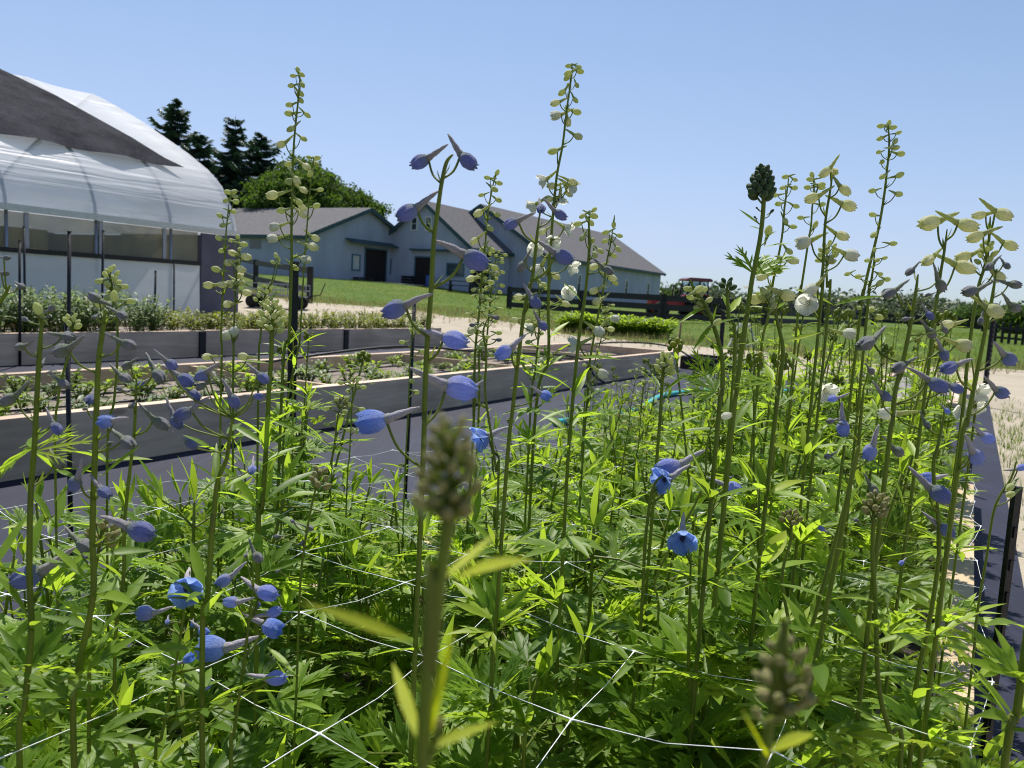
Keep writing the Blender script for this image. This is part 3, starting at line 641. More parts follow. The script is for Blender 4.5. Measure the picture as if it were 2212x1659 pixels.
# ------------------------------------------------------------------ tractor
t = thing('tractor', gp(1458, 43, -0.02), 'red tractor with a glazed cab parked behind the black fence', 'tractor', rz=R(8))
def wheel(x, y, r_, w_):
    mb = MB(); seg = 24
    for k in range(seg):
        a0, a1 = 2*PI*k/seg, 2*PI*(k+0.62)/seg
        mb.poly_prism([(x + math.cos(a0)*r_*1.05, y - w_/2, r_ + math.sin(a0)*r_*1.05), (x + math.cos(a1)*r_*1.05, y - w_/2, r_ + math.sin(a1)*r_*1.05), (x + math.cos(a1)*r_*0.94, y - w_/2, r_ + math.sin(a1)*r_*.94), (x + math.cos(a0)*r_*.94, y - w_/2, r_ + math.sin(a0)*r_*.94)], (0, w_, 0))
    mb.tube([(x, y - w_/2, r_), (x, y - w_/2 + .04, r_), (x, y + w_/2 - .04, r_), (x, y + w_/2, r_)], [r_*.8, r_*.97, r_*.97, r_*.8], 24); wo = mb.build('wheel', M['tyre'], t)
    mb = MB(); mb.tube([(x, y - w_/2 - .015, r_), (x, y + w_/2 + .015, r_)], r_ * 0.5, 16); mb.build('rim', M['red'], wo)
for s_ in (-1, 1): wheel(0.75, s_ * 0.72, 0.62, 0.42); wheel(-1.25, s_ * 0.66, 0.4, 0.3)
mb = MB(); mb.box(-1.75, 0.1, -0.32, 0.32, 0.62, 0.98); mb.poly_prism([(-1.8, -0.3, 0.98), (0.1, -0.3, 0.98), (0.1, -0.3, 1.18), (-1.6, -0.3, 1.06)], (0, 0.6, 0)); mb.build('hood', M['red'], t)
mb = MB(); mb.box(-1.6, 1.2, -0.25, 0.25, 0.4, 0.62); mb.box(0.1, 1.25, -0.45, 0.45, 0.6, 0.95); mb.build('chassis', M['tyre'], t)
for s_ in (-1, 1):
    mb = MB(); mb.poly_prism([(0.75 + math.cos(a_)*0.72, s_*0.52 if s_ > 0 else -0.94, 0.62 + math.sin(a_)*0.72) for a_ in [R(k) for k in range(20, 161, 14)]] + [(0.75 + math.cos(a_)*0.68, s_*0.52 if s_ > 0 else -0.94, 0.62 + math.sin(a_)*0.68) for a_ in [R(k) for k in range(160, 19, -14)]], (0, 0.42, 0)); mb.build('fender', M['red'], t)
mb = MB()
for x0, x1, y in ((0.05, 0.2, -0.6), (1.25, 1.2, -0.6), (0.05, 0.2, 0.6), (1.25, 1.2, 0.6), (0.75, 0.75, -0.6), (0.75, 0.75, 0.6)): mb.bar((x0, y, 0.95), (x1, y * 0.93, 1.98), 0.06, 0.06)
mb.build('cab_frame', M['tyre'], t)
mb = MB(); mb.poly_prism([(0.05, -0.66, 1.98), (1.4, -0.66, 1.98), (1.44, -0.66, 2.06), (1.3, -0.66, 2.15), (0.2, -0.66, 2.15), (0.0, -0.66, 2.06)], (0, 1.32, 0)); mb.build('cab_roof', M['maroon'], t)
m, N, L, b = mat('cab_glass'); tp = N.new('ShaderNodeBsdfTransparent'); tp.inputs[0].default_value = (0.7, 0.8, 0.85, 1); mi = N.new('ShaderNodeMixShader'); mi.inputs[0].default_value = 0.8
b.inputs['Base Color'].default_value = (0.2, 0.25, 0.28, 1); b.inputs['Roughness'].default_value = 0.1; L.new(b.outputs[0], mi.inputs[1]); L.new(tp.outputs[0], mi.inputs[2]); L.new(mi.outputs[0], N['Material Output'].inputs[0]); M['cabglass'] = m
mb = MB(); mb.poly_prism([(0.1, -0.585, 0.97), (1.2, -0.585, 0.97), (1.18, -0.565, 1.96), (0.2, -0.565, 1.96)], (0, 0.008, 0)); mb.poly_prism([(0.1, 0.585, 0.97), (1.2, 0.585, 0.97), (1.18, 0.565, 1.96), (0.2, 0.565, 1.96)], (0, 0.008, 0)); mb.build('cab_window', M['cabglass'], t)
mb = MB(); mb.box(0.7, 1.1, -0.22, 0.22, 0.96, 1.12); mb.box(1.0, 1.1, -0.22, 0.22, 1.12, 1.6); mb.build('seat', M['tyre'], t)
mb = MB(); mb.tube([(-0.4, 0.25, 1.1), (-0.4, 0.25, 1.75)], 0.035, 8); mb.build('exhaust', M['tyre'], t)

# ------------------------------------------------------------------ raised beds
def raised_bed(label, u0, u1, v0, v1, h, soil_h, soil_m, dividers=(), seams=(), wood='grey_wood', th=0.085):
    uc, vc = (u0 + u1) / 2, (v0 + v1) / 2; t = thing('raised_bed', W(uc, vc, 0), label, 'planter')
    a, c = (v1 - v0) / 2, (u1 - u0) / 2
    for x in (-a, a):
        cuts = [-c] + [s_ - uc for s_ in seams] + [c]
        for y0, y1 in zip(cuts[:-1], cuts[1:]):
            mb = MB(); mb.box(x - th/2, x + th/2, y0 + 0.004, y1 - 0.004, -0.03, h + random.uniform(-.004, .004)); mb.build('plank', M[wood], t)
        for s_ in seams:
            mb = MB(); y = s_ - uc; mb.box(x + (th/2 if x > 0 else -th/2 - 0.03), x + (th/2 + 0.03 if x > 0 else -th/2), y - 0.045, y + 0.045, -0.03, h - 0.01); mb.build('batten', M['black_wood'], t)
    for y in (-c, c):
        mb = MB(); mb.box(-a + th/2 + .001, a - th/2 - .001, y - th/2 + (th if y < 0 else -th) * .5, y + th/2 + (th if y < 0 else -th) * .5, -0.03, h - 0.003); mb.build('end_plank', M[wood], t)
    for u in dividers:
        mb = MB(); y = u - uc; mb.box(-a + th/2 + .001, a - th/2 - .001, y - 0.02, y + 0.02, -0.03, h - 0.012); mb.build('divider', M['new_wood'], t)
    mb = MB(); n = 30; ids = {}
    for i in range(n + 1):
        for j in range(9):
            ids[i, j] = mb.vert((-a + th/2 + (2*a - th) * j / 8, -c + th + (2*c - 2*th) * i / n, soil_h + random.uniform(-.012, .012)))
    for i in range(n):
        for j in range(8): mb.face(ids[i, j], ids[i, j+1], ids[i+1, j+1], ids[i+1, j])
    mb.build('soil', M[soil_m], t); return t
raised_bed('long grey plank bed of small seedlings with crossing boards, across the fabric path', -1.5, 11.9, -5.55, -3.9, 0.29, 0.17, 'soil', dividers=(4.4, 7.2, 9.7))
raised_bed('long grey plank bed behind, full of bushy snapdragons beside the greenhouse', -1.0, 12.2, -10.2, -8.5, 0.33, 0.26, 'soil', seams=(3.0, 6.9, 9.6))
raised_bed('low pale timber bed holding the delphiniums in the foreground', -0.6, 5.0, -1.6, 0.05, 0.12, 0.06, 'dark_soil', dividers=(2.05,), wood='new_wood')
raised_bed('low bed of grey gravelly soil on the sand at right', 9.6, 13.8, -1.0, -0.1, 0.13, 0.09, 'gravel_soil', wood='grey_wood')
raised_bed('short dark-fronted bed just past the end of the seedling bed', 12.3, 13.2, -3.9, -2.9, 0.2, 0.1, 'soil', wood='black_wood')
# drip lines and hose
def pipe(name, pts, r_, m_, label, cat, group=None):
    mb = MB(); P_ = []
    for i in range(len(pts) - 1):
        p0, p1, p2, p3 = (Vector(pts[max(i-1, 0)]), Vector(pts[i]), Vector(pts[i+1]), Vector(pts[min(i+2, len(pts)-1)]))
        for k in range(8):
            s_ = k / 8; P_.append(0.5 * ((2*p1) + (p2-p0)*s_ + (2*p0-5*p1+4*p2-p3)*s_*s_ + (3*p1-p0-3*p2+p3)*s_**3))
    P_.append(Vector(pts[-1])); b0 = P_[0].copy(); mb.tube([p - b0 for p in P_], r_, 8)
    return tag(mb.build(name, M[m_], None, b0), label, cat, group)
pipe('drip_line', [W(-1, -4.5, .20), W(2, -4.7, .19), W(5.5, -4.4, .20), W(8, -4.6, .22), W(11.5, -4.5, .2)], 0.009, 'drip', 'black drip line lying along the front of the seedling bed', 'pipe')
pipe('drip_line', [W(-1, -5.1, .19), W(3, -5.0, .19), W(6.5, -5.15, .20), W(11.5, -5.05, .2)], 0.009, 'drip', 'black drip line lying along the back of the seedling bed', 'pipe')
pipe('water_pipe', [W(5.0, -5.3, .3), W(6.4, -5.0, .42), W(7.4, -4.6, .37), W(8.4, -3.95, .33), W(8.7, -3.8, .1), W(8.8, -3.7, .02)], 0.013, 'drip', 'black water pipe arching over the crossing board of the seedling bed', 'pipe')
pipe('water_pipe', [W(11.0, -5.3, .28), W(11.5, -4.6, .38), W(12.0, -4.0, .34), W(12.3, -3.6, .1), W(12.3, -3.2, .03)], 0.013, 'drip', 'black water pipe looped over the far corner of the seedling bed', 'pipe')
pipe('garden_hose', [Vector((x_, d_, .03)) for x_, d_ in ((.35, 6.2), (.75, 6.7), (1.0, 7.0), (1.25, 7.5), (1.62, 8.5), (2.15, 9.1), (2.8, 9.3), (3.6, 9.9))], 0.027, 'hose', 'turquoise garden hose snaking over the dark fabric', 'hose')

# ------------------------------------------------------------------ stakes
def stake(px, ytop, d, r_, label, m_='iron', kind='round'):
    p = at(px, ytop, d); u, v = UV(p.x, p.y); z0 = H(u, v); h = p.z - z0
    mb = MB()
    if kind == 'tee':
        mb.box(-r_, r_, -r_*0.3, r_*0.3, -0.25, h); mb.box(-r_*0.3, r_*0.3, r_*0.31, r_*1.8, -0.25, h)
        z = 0.05
        while z < h - 0.03: mb.box(-r_*0.45, r_*0.45, -r_*0.75, -r_*0.31, z, z + 0.018); z += 0.055
    else:
        mb.tube([(0, 0, -0.25), (0, 0, h)], r_, 8)
        mb.tube([(0, 0, h), (0, 0, h + 0.004)], r_ * 1.15, 8)
    o = mb.build('stake', M[m_], None, Vector((p.x, p.y, z0))); o.rotation_euler = (random.uniform(-.01, .01), random.uniform(-.015, .015), random.uniform(0, 1))
    return tag(o, label, 'stake')
stake(40, 520, 8.2, 0.013, 'short thin black stake at the far left before the greenhouse')
stake(52, 490, 9.0, 0.013, 'tall thin black stake at the far left before the greenhouse')
stake(146, 500, 6.0, 0.014, 'thickest black stake before the greenhouse wall')
stake(219, 498, 10.0, 0.015, 'thin black stake before the greenhouse, right of the thickest one')
stake(334, 585, 10.5, 0.014, 'short grey stake standing among the snapdragons')
stake(377, 565, 11, 0.012, 'slender stake near the right end of the greenhouse side')
stake(640, 565, 3.1, 0.017, 'stout black post behind the tall white spike at left', 'iron', 'tee')
stake(893, 650, 3.8, 0.009, 'thin black stake behind the central blue spike')
stake(1470, 690, 12.3, 0.014, 'rusty rod at the far corner of the seedling bed', 'rust')
stake(1568, 640, 9.0, 0.022, 'black metal stake beyond the hose', 'iron', 'tee')
stake(2152, 655, 9.5, 0.022, 'black metal stake on the sand near the picket fence', 'iron', 'tee')
stake(2206, 1050, 1.28, 0.0065, 'near black studded fence stake at the right picture edge', 'iron', 'tee')
stake(2098, 985, 4.6, 0.012, 'short black stake on the fabric right of the flower bed')
stake(152, 700, 2.7, 0.008, 'slim dark rod behind the left blue flowers')
# white A-frame and garden cart
t = thing('folding_frame', gp(1600, 20), 'white folding frame standing on the grass edge behind the flowers', 'frame', rz=0.3)
mb = MB(); mb.bar((-0.42, 0, 0), (-0.12, 0.05, 0.6), 0.05, 0.05, (0, 1, 0)); mb.build('leg', M['white_metal'], t); mb = MB(); mb.bar((0.42, 0, 0), (0.12, 0.05, 0.6), 0.05, 0.05, (0, 1, 0)); mb.build('leg', M['white_metal'], t)
mb = MB(); mb.bar((-0.40, -0.04, 0.06), (0.40, -0.04, 0.06), 0.04, 0.05); mb.bar((-0.16, -0.04, 0.55), (0.16, -0.04, 0.55), 0.04, 0.05); mb.build('rung', M['white_metal'], t)
t = thing('garden_cart', gp(592, 26), 'grey wire garden cart with black wheels by the short black fence', 'cart', rz=0.1)
mb = MB()
for z in (0.42, 0.6, 0.78):
    for p, q in (((-0.95, -0.4), (0.95, -0.4)), ((0.95, -0.4), (0.95, 0.4)), ((0.95, 0.4), (-0.95, 0.4)), ((-0.95, 0.4), (-0.95, -0.4))): mb.bar((*p, z), (*q, z), 0.03, 0.03)
for k in range(9):
    x = -0.95 + 1.9 * k / 8; mb.bar((x, -0.4, 0.42), (x, -0.4, 0.78), 0.015, 0.015); mb.bar((x, 0.4, 0.42), (x, 0.4, 0.78), 0.015, 0.015)
mb.box(-0.93, 0.93, -0.38, 0.38, 0.395, 0.41); mb.build('basket', M['steel'], t)
for x in (-0.7, 0.7):
    for y in (-0.45, 0.45):
        mb = MB(); mb.tube([(x, y - .05, .2), (x, y + .05, .2)], 0.2, 16); mb.build('wheel', M['tyre'], t)
mb = MB(); mb.tube([(0.95, 0, 0.42), (1.35, 0, 0.5), (1.5, 0, 0.9)], 0.02, 6); mb.build('handle', M['tyre'], t)

# ================================================================== PLANTS
UPV = Vector((0, 0, 1))
def lance(mb, p, d, up, L_, w, curve=0.15, fold=0.25, seg=5, peak=0.8, twist=0.0):
    d = d.normalized(); side = d.cross(up).normalized(); up = side.cross(d)
    prev = None
    for s_ in range(seg + 1):
        t = s_ / seg
        c = p + d * (L_ * t) - up * (curve * L_ * t * t)
        wt = w * (0.12 + 0.88 * math.sin(PI * min(1, t ** peak)) ** 1.2) if t < 1 else 0
        sd = side * math.cos(twist * t) + up * math.sin(twist * t)
        if s_ == seg: cur = [mb.vert(c)]
        else: cur = [mb.vert(c - sd * wt + up * fold * wt), mb.vert(c), mb.vert(c + sd * wt + up * fold * wt)]
        if prev:
            if len(cur) == 3: mb.face(prev[0], prev[1], cur[1], cur[0]); mb.face(prev[1], prev[2], cur[2], cur[1])
            else: mb.face(prev[0], prev[1], cur[0]); mb.face(prev[1], prev[2], cur[0])
        prev = cur
def palmate(mb, p, d, up, size, rnd, lobes=5, teeth=2, seg=4, wide=0.15):
    wide *= .78; teeth += 1 if teeth == 2 else 0
    """a deeply cut leaf: lobes fan out from the end of the stalk, each with pointed side teeth"""
    d = d.normalized(); side = d.cross(up).normalized(); up = side.cross(d)
    mb.tone = rnd.uniform(0, 1)
    fan = {1: [0], 3: [-38, 0, 38], 5: [-78, -38, 0, 38, 78], 7: [-105, -68, -34, 0, 34, 68, 105]}[lobes]
    for a in fan:
        a_ = R(a + rnd.uniform(-7, 7)); L_ = size * (1 - 0.0042 * abs(a)) * rnd.uniform(0.85, 1.1)
        ld = d * math.cos(a_) + side * math.sin(a_) + up * rnd.uniform(-0.05, 0.16); cv = rnd.uniform(0.02, 0.28); w = L_ * wide * rnd.uniform(0.8, 1.15)
        lance(mb, p, ld, up, L_, w, cv, 0.35, seg + 1, 0.85)
        ls = ld.cross(up).normalized()
        for k in range(teeth):
            t = 0.28 + 0.19 * k + rnd.uniform(-.05, .05)
            c = p + ld.normalized() * (L_ * t) - up * (cv * L_ * t * t)
            for sg in (-1, 1):
                b_ = R(rnd.uniform(24, 40)); td = ld.normalized() * math.cos(b_) + ls * sg * math.sin(b_)
                lance(mb, c, td, up, L_ * (0.44 - 0.085 * k) * rnd.uniform(.8, 1.15), w * 0.5, cv * 0.8, 0.3, 3, 0.8)
def stalk_leaf(mb, sb, p, az, el, plen, size, rnd, lobes, teeth, seg=4, wide=0.15, prad=0.0012):
    h = Vector((math.cos(az), math.sin(az), 0)); d = h * math.cos(el) + UPV * math.sin(el)
    q = p + d * plen * 0.55 + UPV * plen * 0.06; e = p + h * plen * math.cos(el) + UPV * plen * math.sin(el) * 0.92
    if plen > 0.004: sb.tube([p, q, e], [prad * 1.25, prad, prad], 4, False)
    el2 = el + rnd.uniform(-0.75, 0.35)
    bd = h * math.cos(el2) + UPV * math.sin(el2); up = (UPV * math.cos(el2) - h * math.sin(el2)); up = (up + Vector((rnd.uniform(-.4, .4), rnd.uniform(-.4, .4), 0))).normalized()
    palmate(mb, e, bd, up, size, rnd, lobes, teeth, seg, wide)

# ---- flower shapes, one unit long, opening towards +x, spur to -x
def body_mesh(shape, stage):
    rnd = random.Random(hash((shape, stage)) % 1000 if False else len(shape) * 7 + ord(stage))
    mb = MB(); n = 30
    def edge(k): return 1 + .10 * (((k / n * 5) % 1.0) - .5)
    def ring(x, r, lob=0.0, ph=0.0, dx=0.0, zz=0.0):
        r_e = r; return [mb.vert((x + dx * math.cos(5 * (2*PI*k/n) + ph), r * edge(k + x * 2) * (1 + lob * math.cos(5 * (2*PI*k/n) + ph)) * math.cos(2*PI*k/n), r * 0.96 * edge(k + x * 2) * (1 + lob * math.cos(5 * (2*PI*k/n) + ph)) * math.sin(2*PI*k/n) + zz)) for k in range(n)]
    def skin(rs_, close0=True):
        for a, b_ in zip(rs_[:-1], rs_[1:]):
            for k in range(n): j = (k + 1) % n; mb.face(a[k], a[j], b_[j], b_[k])
        if close0: mb.face(*rs_[0][::-1])
    if shape == 'bud':
        prof_ = [(0.0, .10), (.06, .19), (.16, .28), (.30, .345), (.45, .37), (.60, .36), (.74, .32), (.86, .25), (.95, .18)]
        rs_ = [ring(x, r, 0.03 + 0.20 * max(0, x - .2), 0.4 * x, 0.03 * x * x, 0.04 * (0.4 - x)) for x, r in prof_]
        rs_.append(ring(1.0, .175, .38, .5, .05)); rs_.append(ring(.97, .09, .5, .5)); rs_.append(ring(.86, .03)); skin(rs_); mb.face(*rs_[-1])
    elif shape == 'tight':
        prof_ = [(0.0, .10), (.08, .2), (.22, .30), (.42, .345), (.62, .33), (.8, .26), (.93, .15)]
        rs_ = [ring(x, r, 0.10 * x, 0, 0) for x, r in prof_]; rs_.append(ring(1.0, .05, .3)); skin(rs_); mb.face(*rs_[-1])
    elif shape == 'bell':
        prof_ = [(0.0, .10), (.07, .20), (.2, .33), (.38, .42), (.56, .46), (.72, .455), (.86, .42)]
        rs_ = [ring(x, r, 0.03 + 0.10 * x, 0.3 * x, 0.02 * x, 0.03 * (.4 - x)) for x, r in prof_]
        rs_.append(ring(.97, .37, .08, .35, .045)); rs_.append(ring(1.0, .36, .12, .35, .06)); rs_.append(ring(.95, .33, .10, .35, .05)); rs_.append(ring(.72, .38, .06)); rs_.append(ring(.45, .35)); rs_.append(ring(.3, .2)); skin(rs_); mb.face(*rs_[-1])
    else:
        for k in range(5):
            a = 2 * PI * k / 5 + 0.3; rd = Vector((0, math.cos(a), math.sin(a))); td = Vector((0, -math.sin(a), math.cos(a))); G_ = []
            cup = rnd.uniform(.42, .58); L_ = rnd.uniform(.56, .64)
            for i in range(7):
                s_ = i / 6; row = []
                wv = 0.56 * math.sin(PI * (0.10 + 0.76 * s_)) ** 0.65
                for j in range(7):
                    q = (j / 6 - .5) * 2
                    x = .12 + cup * math.sin(1.9 * s_) + 0.12 * q * q * s_ + 0.045 * math.sin(q * 6 + k * 2) * s_ * s_ + 0.06 * (q * .5 + .5 * (k % 2))
                    row.append(mb.vert(rd * (.08 + L_ * s_ * (1 - .10 * q * q)) + td * (wv * q) + Vector((x, 0, 0))))
                G_.append(row)
            for i in range(6):
                for j in range(6): mb.face(G_[i][j], G_[i][j+1], G_[i+1][j+1], G_[i+1][j])
        rs_ = [ring(x, r) for x, r in ((-.02, .10), (.06, .15), (.14, .16))]; skin(rs_)
    mats = [ST[stage]]
    if shape == 'open':
        mb.mi = 1
        for k in range(4): mb.blob((.32 + .03 * k, .07 * math.cos(k * 1.6), .07 * math.sin(k * 1.6)), .12, .065, .065, 6, 4, .1)
        mats.append(M['bee_dark'] if stage == 'o' else M['bee_pale'])
    return mb, mats
def spur_into(mb, bend=0.28, L_=1.15, r0=.145, n=8):
    pts = []; rr = []
    for k in range(9):
        s_ = k / 8; x = .10 - (L_ + .10) * s_
        pts.append((x, 0.02 * math.sin(9 * s_), bend * s_ ** 1.5 + .05 * math.sin(PI * s_))); rr.append((r0 * (1 - s_) ** 0.8 + .042) * (1 + 0.10 * math.sin(k * 2.3)))
    rr[-1] *= 0.75
    mb.tube(pts, rr, n)
_bm = {}
def flower_mesh(shape, stage, whole, var):
    k = (shape, stage, whole, var)
    if k not in _bm:
        mb, mats = body_mesh(shape, stage)
        if whole:
            mb.mi = len(mats); spur_into(mb, .2, .95, .13, 6); mats = mats + [SP[stage]]
        _bm[k] = mb.mesh('flower_' + shape, mats)
    return _bm[k]
def spur_mesh(stage, var):
    k = ('spur', stage, var)
    if k not in _bm:
        mb = MB(); spur_into(mb, (.10, .26, .42)[var], 1.15); _bm[k] = mb.mesh('spur', SP[stage])
    return _bm[k]

RG = {'A1': (0, 150, 2.5529), 'A2': (550, 450, 3.0157), 'A3': (1050, 450, 3.0157), 'A4': (1600, 600, 2.4578), 'A5': (0, 700, 3.16), 'A6': (600, 750, 3.16),
      'B1': (0, 1150, 2.289), 'B2': (700, 1150, 2.289), 'B3': (1300, 1150, 2.2886), 'B4': (1800, 1150, 2.2886), 'B5': (2000, 450, 2.37), 'B6': (850, 300, 1.952), 'B7': (0, 600, 2.37),
      'C1': (450, 130, 2.37), 'C2': (1200, 130, 2.765), 'C3': (1650, 280, 3.3183), 'C4': (1550, 700, 4.148), 'C5': (400, 800, 3.318), 'C6': (1100, 700, 3.318), 'F': (0, 0, 0.88480)}
def rg(r_, x, y):
    x0, y0, s_ = RG[r_]; return ((x0 + x / s_) * 0.8848, (y0 + y / s_) * 0.8848)
def smooth_path(P_, n=5):
    out = []
    for i in range(len(P_) - 1):
        p0, p1, p2, p3 = P_[max(i-1, 0)], P_[i], P_[i+1], P_[min(i+2, len(P_)-1)]
        for k in range(n):
            s_ = k / n; out.append(0.5 * ((2*p1) + (p2-p0)*s_ + (2*p0-5*p1+4*p2-p3)*s_*s_ + (3*p1-p0-3*p2+p3)*s_**3))
    return out + [P_[-1]]
NPL = [0]
def plant(label, D, stem, fl=(), rb=0.0035, rt=0.0018, leaves=8, lz=(0.42, 0.85), lsize=0.07, heads=(), lv=(), sz=None, auto=None, group=None, wood='stem', cat='flower', name='delphinium', leafm='leaf'):
    rb *= (.40 if D > .7 else .55); rt *= .62; NPL[0] += 1; rnd = random.Random(100 + NPL[0])
    P_ = [at(*rg(r_, x, y), D) for r_, pts in stem for x, y in pts]
    low = P_[-1]
    if low.z > 0.02:
        gx_, gy_ = low.x + (low.x - P_[-2].x) * 0.25 + rnd.uniform(-.015, .015), low.y + rnd.uniform(0.0, .03)
        P_ += [Vector((low.x * .6 + gx_ * .4, low.y * .5 + gy_ * .5, low.z * 0.5)), Vector((gx_, gy_, 0.0))]
    path = smooth_path(P_)                                   # from the tip down to the soil
    base = path[-1].copy(); base.z = 0.05
    t = thing(name, base, label, cat, group, 0)
    loc = lambda p: p - base
    sb = MB(); sb.tone = 0.6
    n = len(path); sb.tube([loc(p) for p in path], [(rt + (rb - rt) * min(1, i / (n * 0.6))) * min(1, .45 + .12 * i) for i in range(n)], 8)
    def near_stem(z):
        return min(path, key=lambda p: abs(p.z - z))
    items = [(r_, f) for r_, lst in fl for f in lst]
    for r_, f in items:
        code = f[-1]; stg = code[0]; flags = code[1:]
        jd = rnd.uniform(-.018, .018)
        B_ = at(*rg(r_, f[0], f[1]), D + jd)
        shape = 'open' if 'o' in flags else 'bell' if 'l' in flags else 'tight' if stg in 'sdk' else 'bud'
        st_p = near_stem(B_.z)
        if len(f) >= 5:
            S_ = at(*rg(r_, f[2], f[3]), D + jd); d = B_ - S_; ln = d.length / 1.67
            d = d + Vector((0, rnd.uniform(-.45, .35) * d.length, 0))
        else:
            o_ = B_ - st_p; o_.z = 0
            if o_.length < 0.002: o_ = Vector((rnd.uniform(-.5, .5), -1, 0))
            d = o_.normalized() + Vector((rnd.uniform(-.3, .3), rnd.uniform(-.5, .2), rnd.uniform(-.45, .1)))
            ln = (sz or {'s': .0085, 'd': .008, 'k': .008, 'c': .013, 'w': .016, 'g': .016, 'p': .017, 'b': .018, 'o': .02}[stg]) * rnd.uniform(.9, 1.12)
        if stg == 's' and len(f) >= 5: ln = max(ln, min(.0120, .0082 * max(1, D)) * 1.28 * rnd.uniform(.85, 1.1))
        if stg == 'c' and len(f) >= 5: ln = max(ln * 1.06, .0145)
        if stg == 's': ln *= (.80 + .30 * min(1, max(0, path[0].z - B_.z) / .13)) * rnd.uniform(.88, 1.08)
        if 'f' in flags: d = Vector((d.x * .35, -abs(ln) * 1.5, d.z * .5 - ln * .2))
        ln *= 1.02
        if shape == 'open': ln = max(ln * 1.05, .0185 if stg == 'w' else .0195)
        if shape == 'bell' and stg == 'w': ln = max(ln, .0165)
        d.normalize()
        e3 = UPV - d * UPV.dot(d); e3 = e3.normalized() if e3.length > 0.05 else d.orthogonal().normalized()
        al = math.atan2(.28, 1.65); X = d * math.cos(al) + e3 * math.sin(al); Z = e3 * math.cos(al) - d * math.sin(al)
        Y = Z.cross(X); M3 = Matrix((X, Y, Z)).transposed() @ Matrix.Rotation(rnd.uniform(-.5, .5), 3, 'X')
        whole = stg in 'sdk' or ln < 0.0075
        org = B_ - X * (ln * .5)
        fo = link('flower' if shape in ('open', 'bell') else 'bud', flower_mesh(shape, stg, whole, 0), t, loc(org))
        fo.rotation_mode = 'QUATERNION'; fo.rotation_quaternion = M3.to_quaternion(); q_ = ln * rnd.uniform(.96, 1.06); fo.scale = (q_, q_ * rnd.uniform(.92, 1.06), q_ * rnd.uniform(.92, 1.06))
        if not whole: link('spur', spur_mesh(stg, rnd.randint(0, 2)), fo)
        # its stalk, from the stem up to the foot of the flower
        foot = org + X * ln * .05 - Z * ln * .10
        drop = ln * rnd.uniform(.8, 1.5)
        A_ = near_stem(min(foot.z - drop, path[0].z - 0.004))
        if (A_ - foot).length < 0.12:
            mid = A_.lerp(foot, 0.6) ; mid.z = A_.z + (foot.z - A_.z) * .35; mid += (foot - A_) * .05
            pr = max(0.0006, min(.0011, ln * .06))
            sb.tube([loc(p) for p in smooth_path([A_, mid, foot], 4)], [pr * 1.3] + [pr] * 8, 5, False)
            bd = (mid - A_); bd.z = abs(bd.z) + .004
            if bd.length > .001: lance(sb, loc(A_), bd, UPV + Vector((.1, .2, 0)), min(.016, ln * .9), ln * .07, -.2, .3, 3)
    for (r_, x, y, w_, h_, k, s_, stg) in heads:              # a tight head of young buds round the tip
        c = at(*rg(r_, x, y), D); sc = D / FPX / RG[r_][2] * .8848
        W_, H_ = w_ * sc / 2, h_ * sc / 2
        for i in range(k):
            q = (i + .5) / k; a = i * 2.4; zz = -1 + 2 * q; rr = math.sqrt(max(.05, 1 - zz * zz * .85)) * rnd.uniform(.7, 1) * (0.75 + .4 * (1 - q))
            p = c + Vector((math.cos(a) * rr * W_, math.sin(a) * rr * W_, zz * H_))
            d = Vector((math.cos(a), math.sin(a), .5 + 1.1 * q)).normalized(); ln = s_ * rnd.uniform(.85, 1.15) * (1.1 - .35 * q)
            fo = link('bud', flower_mesh('tight', stg, False, 0), t, loc(p)); fo.rotation_mode = 'QUATERNION'; fo.rotation_quaternion = d.to_track_quat('X', 'Z'); fo.scale = (ln,) * 3
            A_ = near_stem(p.z - s_ * .8)
            if (A_ - p).length < .06: sb.tube([loc(A_), loc(p)], [.0007, .0006], 4, False)
    if auto:                                                  # small buds spiralling up the spike
        k, f0, f1, s0, s1, stg = auto
        for i in range(k):
            q = i / max(1, k - 1); ii = f0 + (f1 - f0) * q; pA = path[min(n - 1, int(ii * (n - 1)))]; s_ = s0 + (s1 - s0) * q
            a = i * 2.4 + NPL[0]; o_ = Vector((math.cos(a), math.sin(a) * .8, 0)); p = pA + o_ * s_ * rnd.uniform(1.0, 1.6) + UPV * s_ * rnd.uniform(.6, 1.2)
            d = (o_ + Vector((0, 0, rnd.uniform(-.35, .1)))).normalized()
            fo = link('bud', flower_mesh('tight' if stg == 's' else 'bud', stg, True, 0), t, loc(p)); fo.rotation_mode = 'QUATERNION'; fo.rotation_quaternion = d.to_track_quat('X', 'Z'); fo.scale = (s_,) * 3
            sb.tube([loc(pA), loc(p - UPV * s_ * .1)], [.0009, .0007], 4, False)
    sb.build('stem', M[wood], t)
    mb = MB(); pb = MB(); pb.tone = .6
    for (r_, x0, y0, x1, y1, lob, wd) in lv:
        a_ = at(*rg(r_, x0, y0), D); b_ = at(*rg(r_, x1, y1), D + rnd.uniform(-.04, .04)); d = b_ - a_
        mb.tone = rnd.uniform(.3, 1)
        up = (Vector((0, -.55, 1)) - d.normalized() * .0).normalized()
        if lob == 1: lance(mb, loc(a_), d, up, d.length, wd * d.length, .0 if rnd.random() < .4 else .12, .35, 8, .85, rnd.uniform(-.5, .5))
        else: palmate(mb, loc(a_), d, up, d.length, rnd, lob, 2, 5, wd)
    lp = [p for p in path if lz[0] < p.z < lz[1]]
    leaves = int(leaves * 2.7)
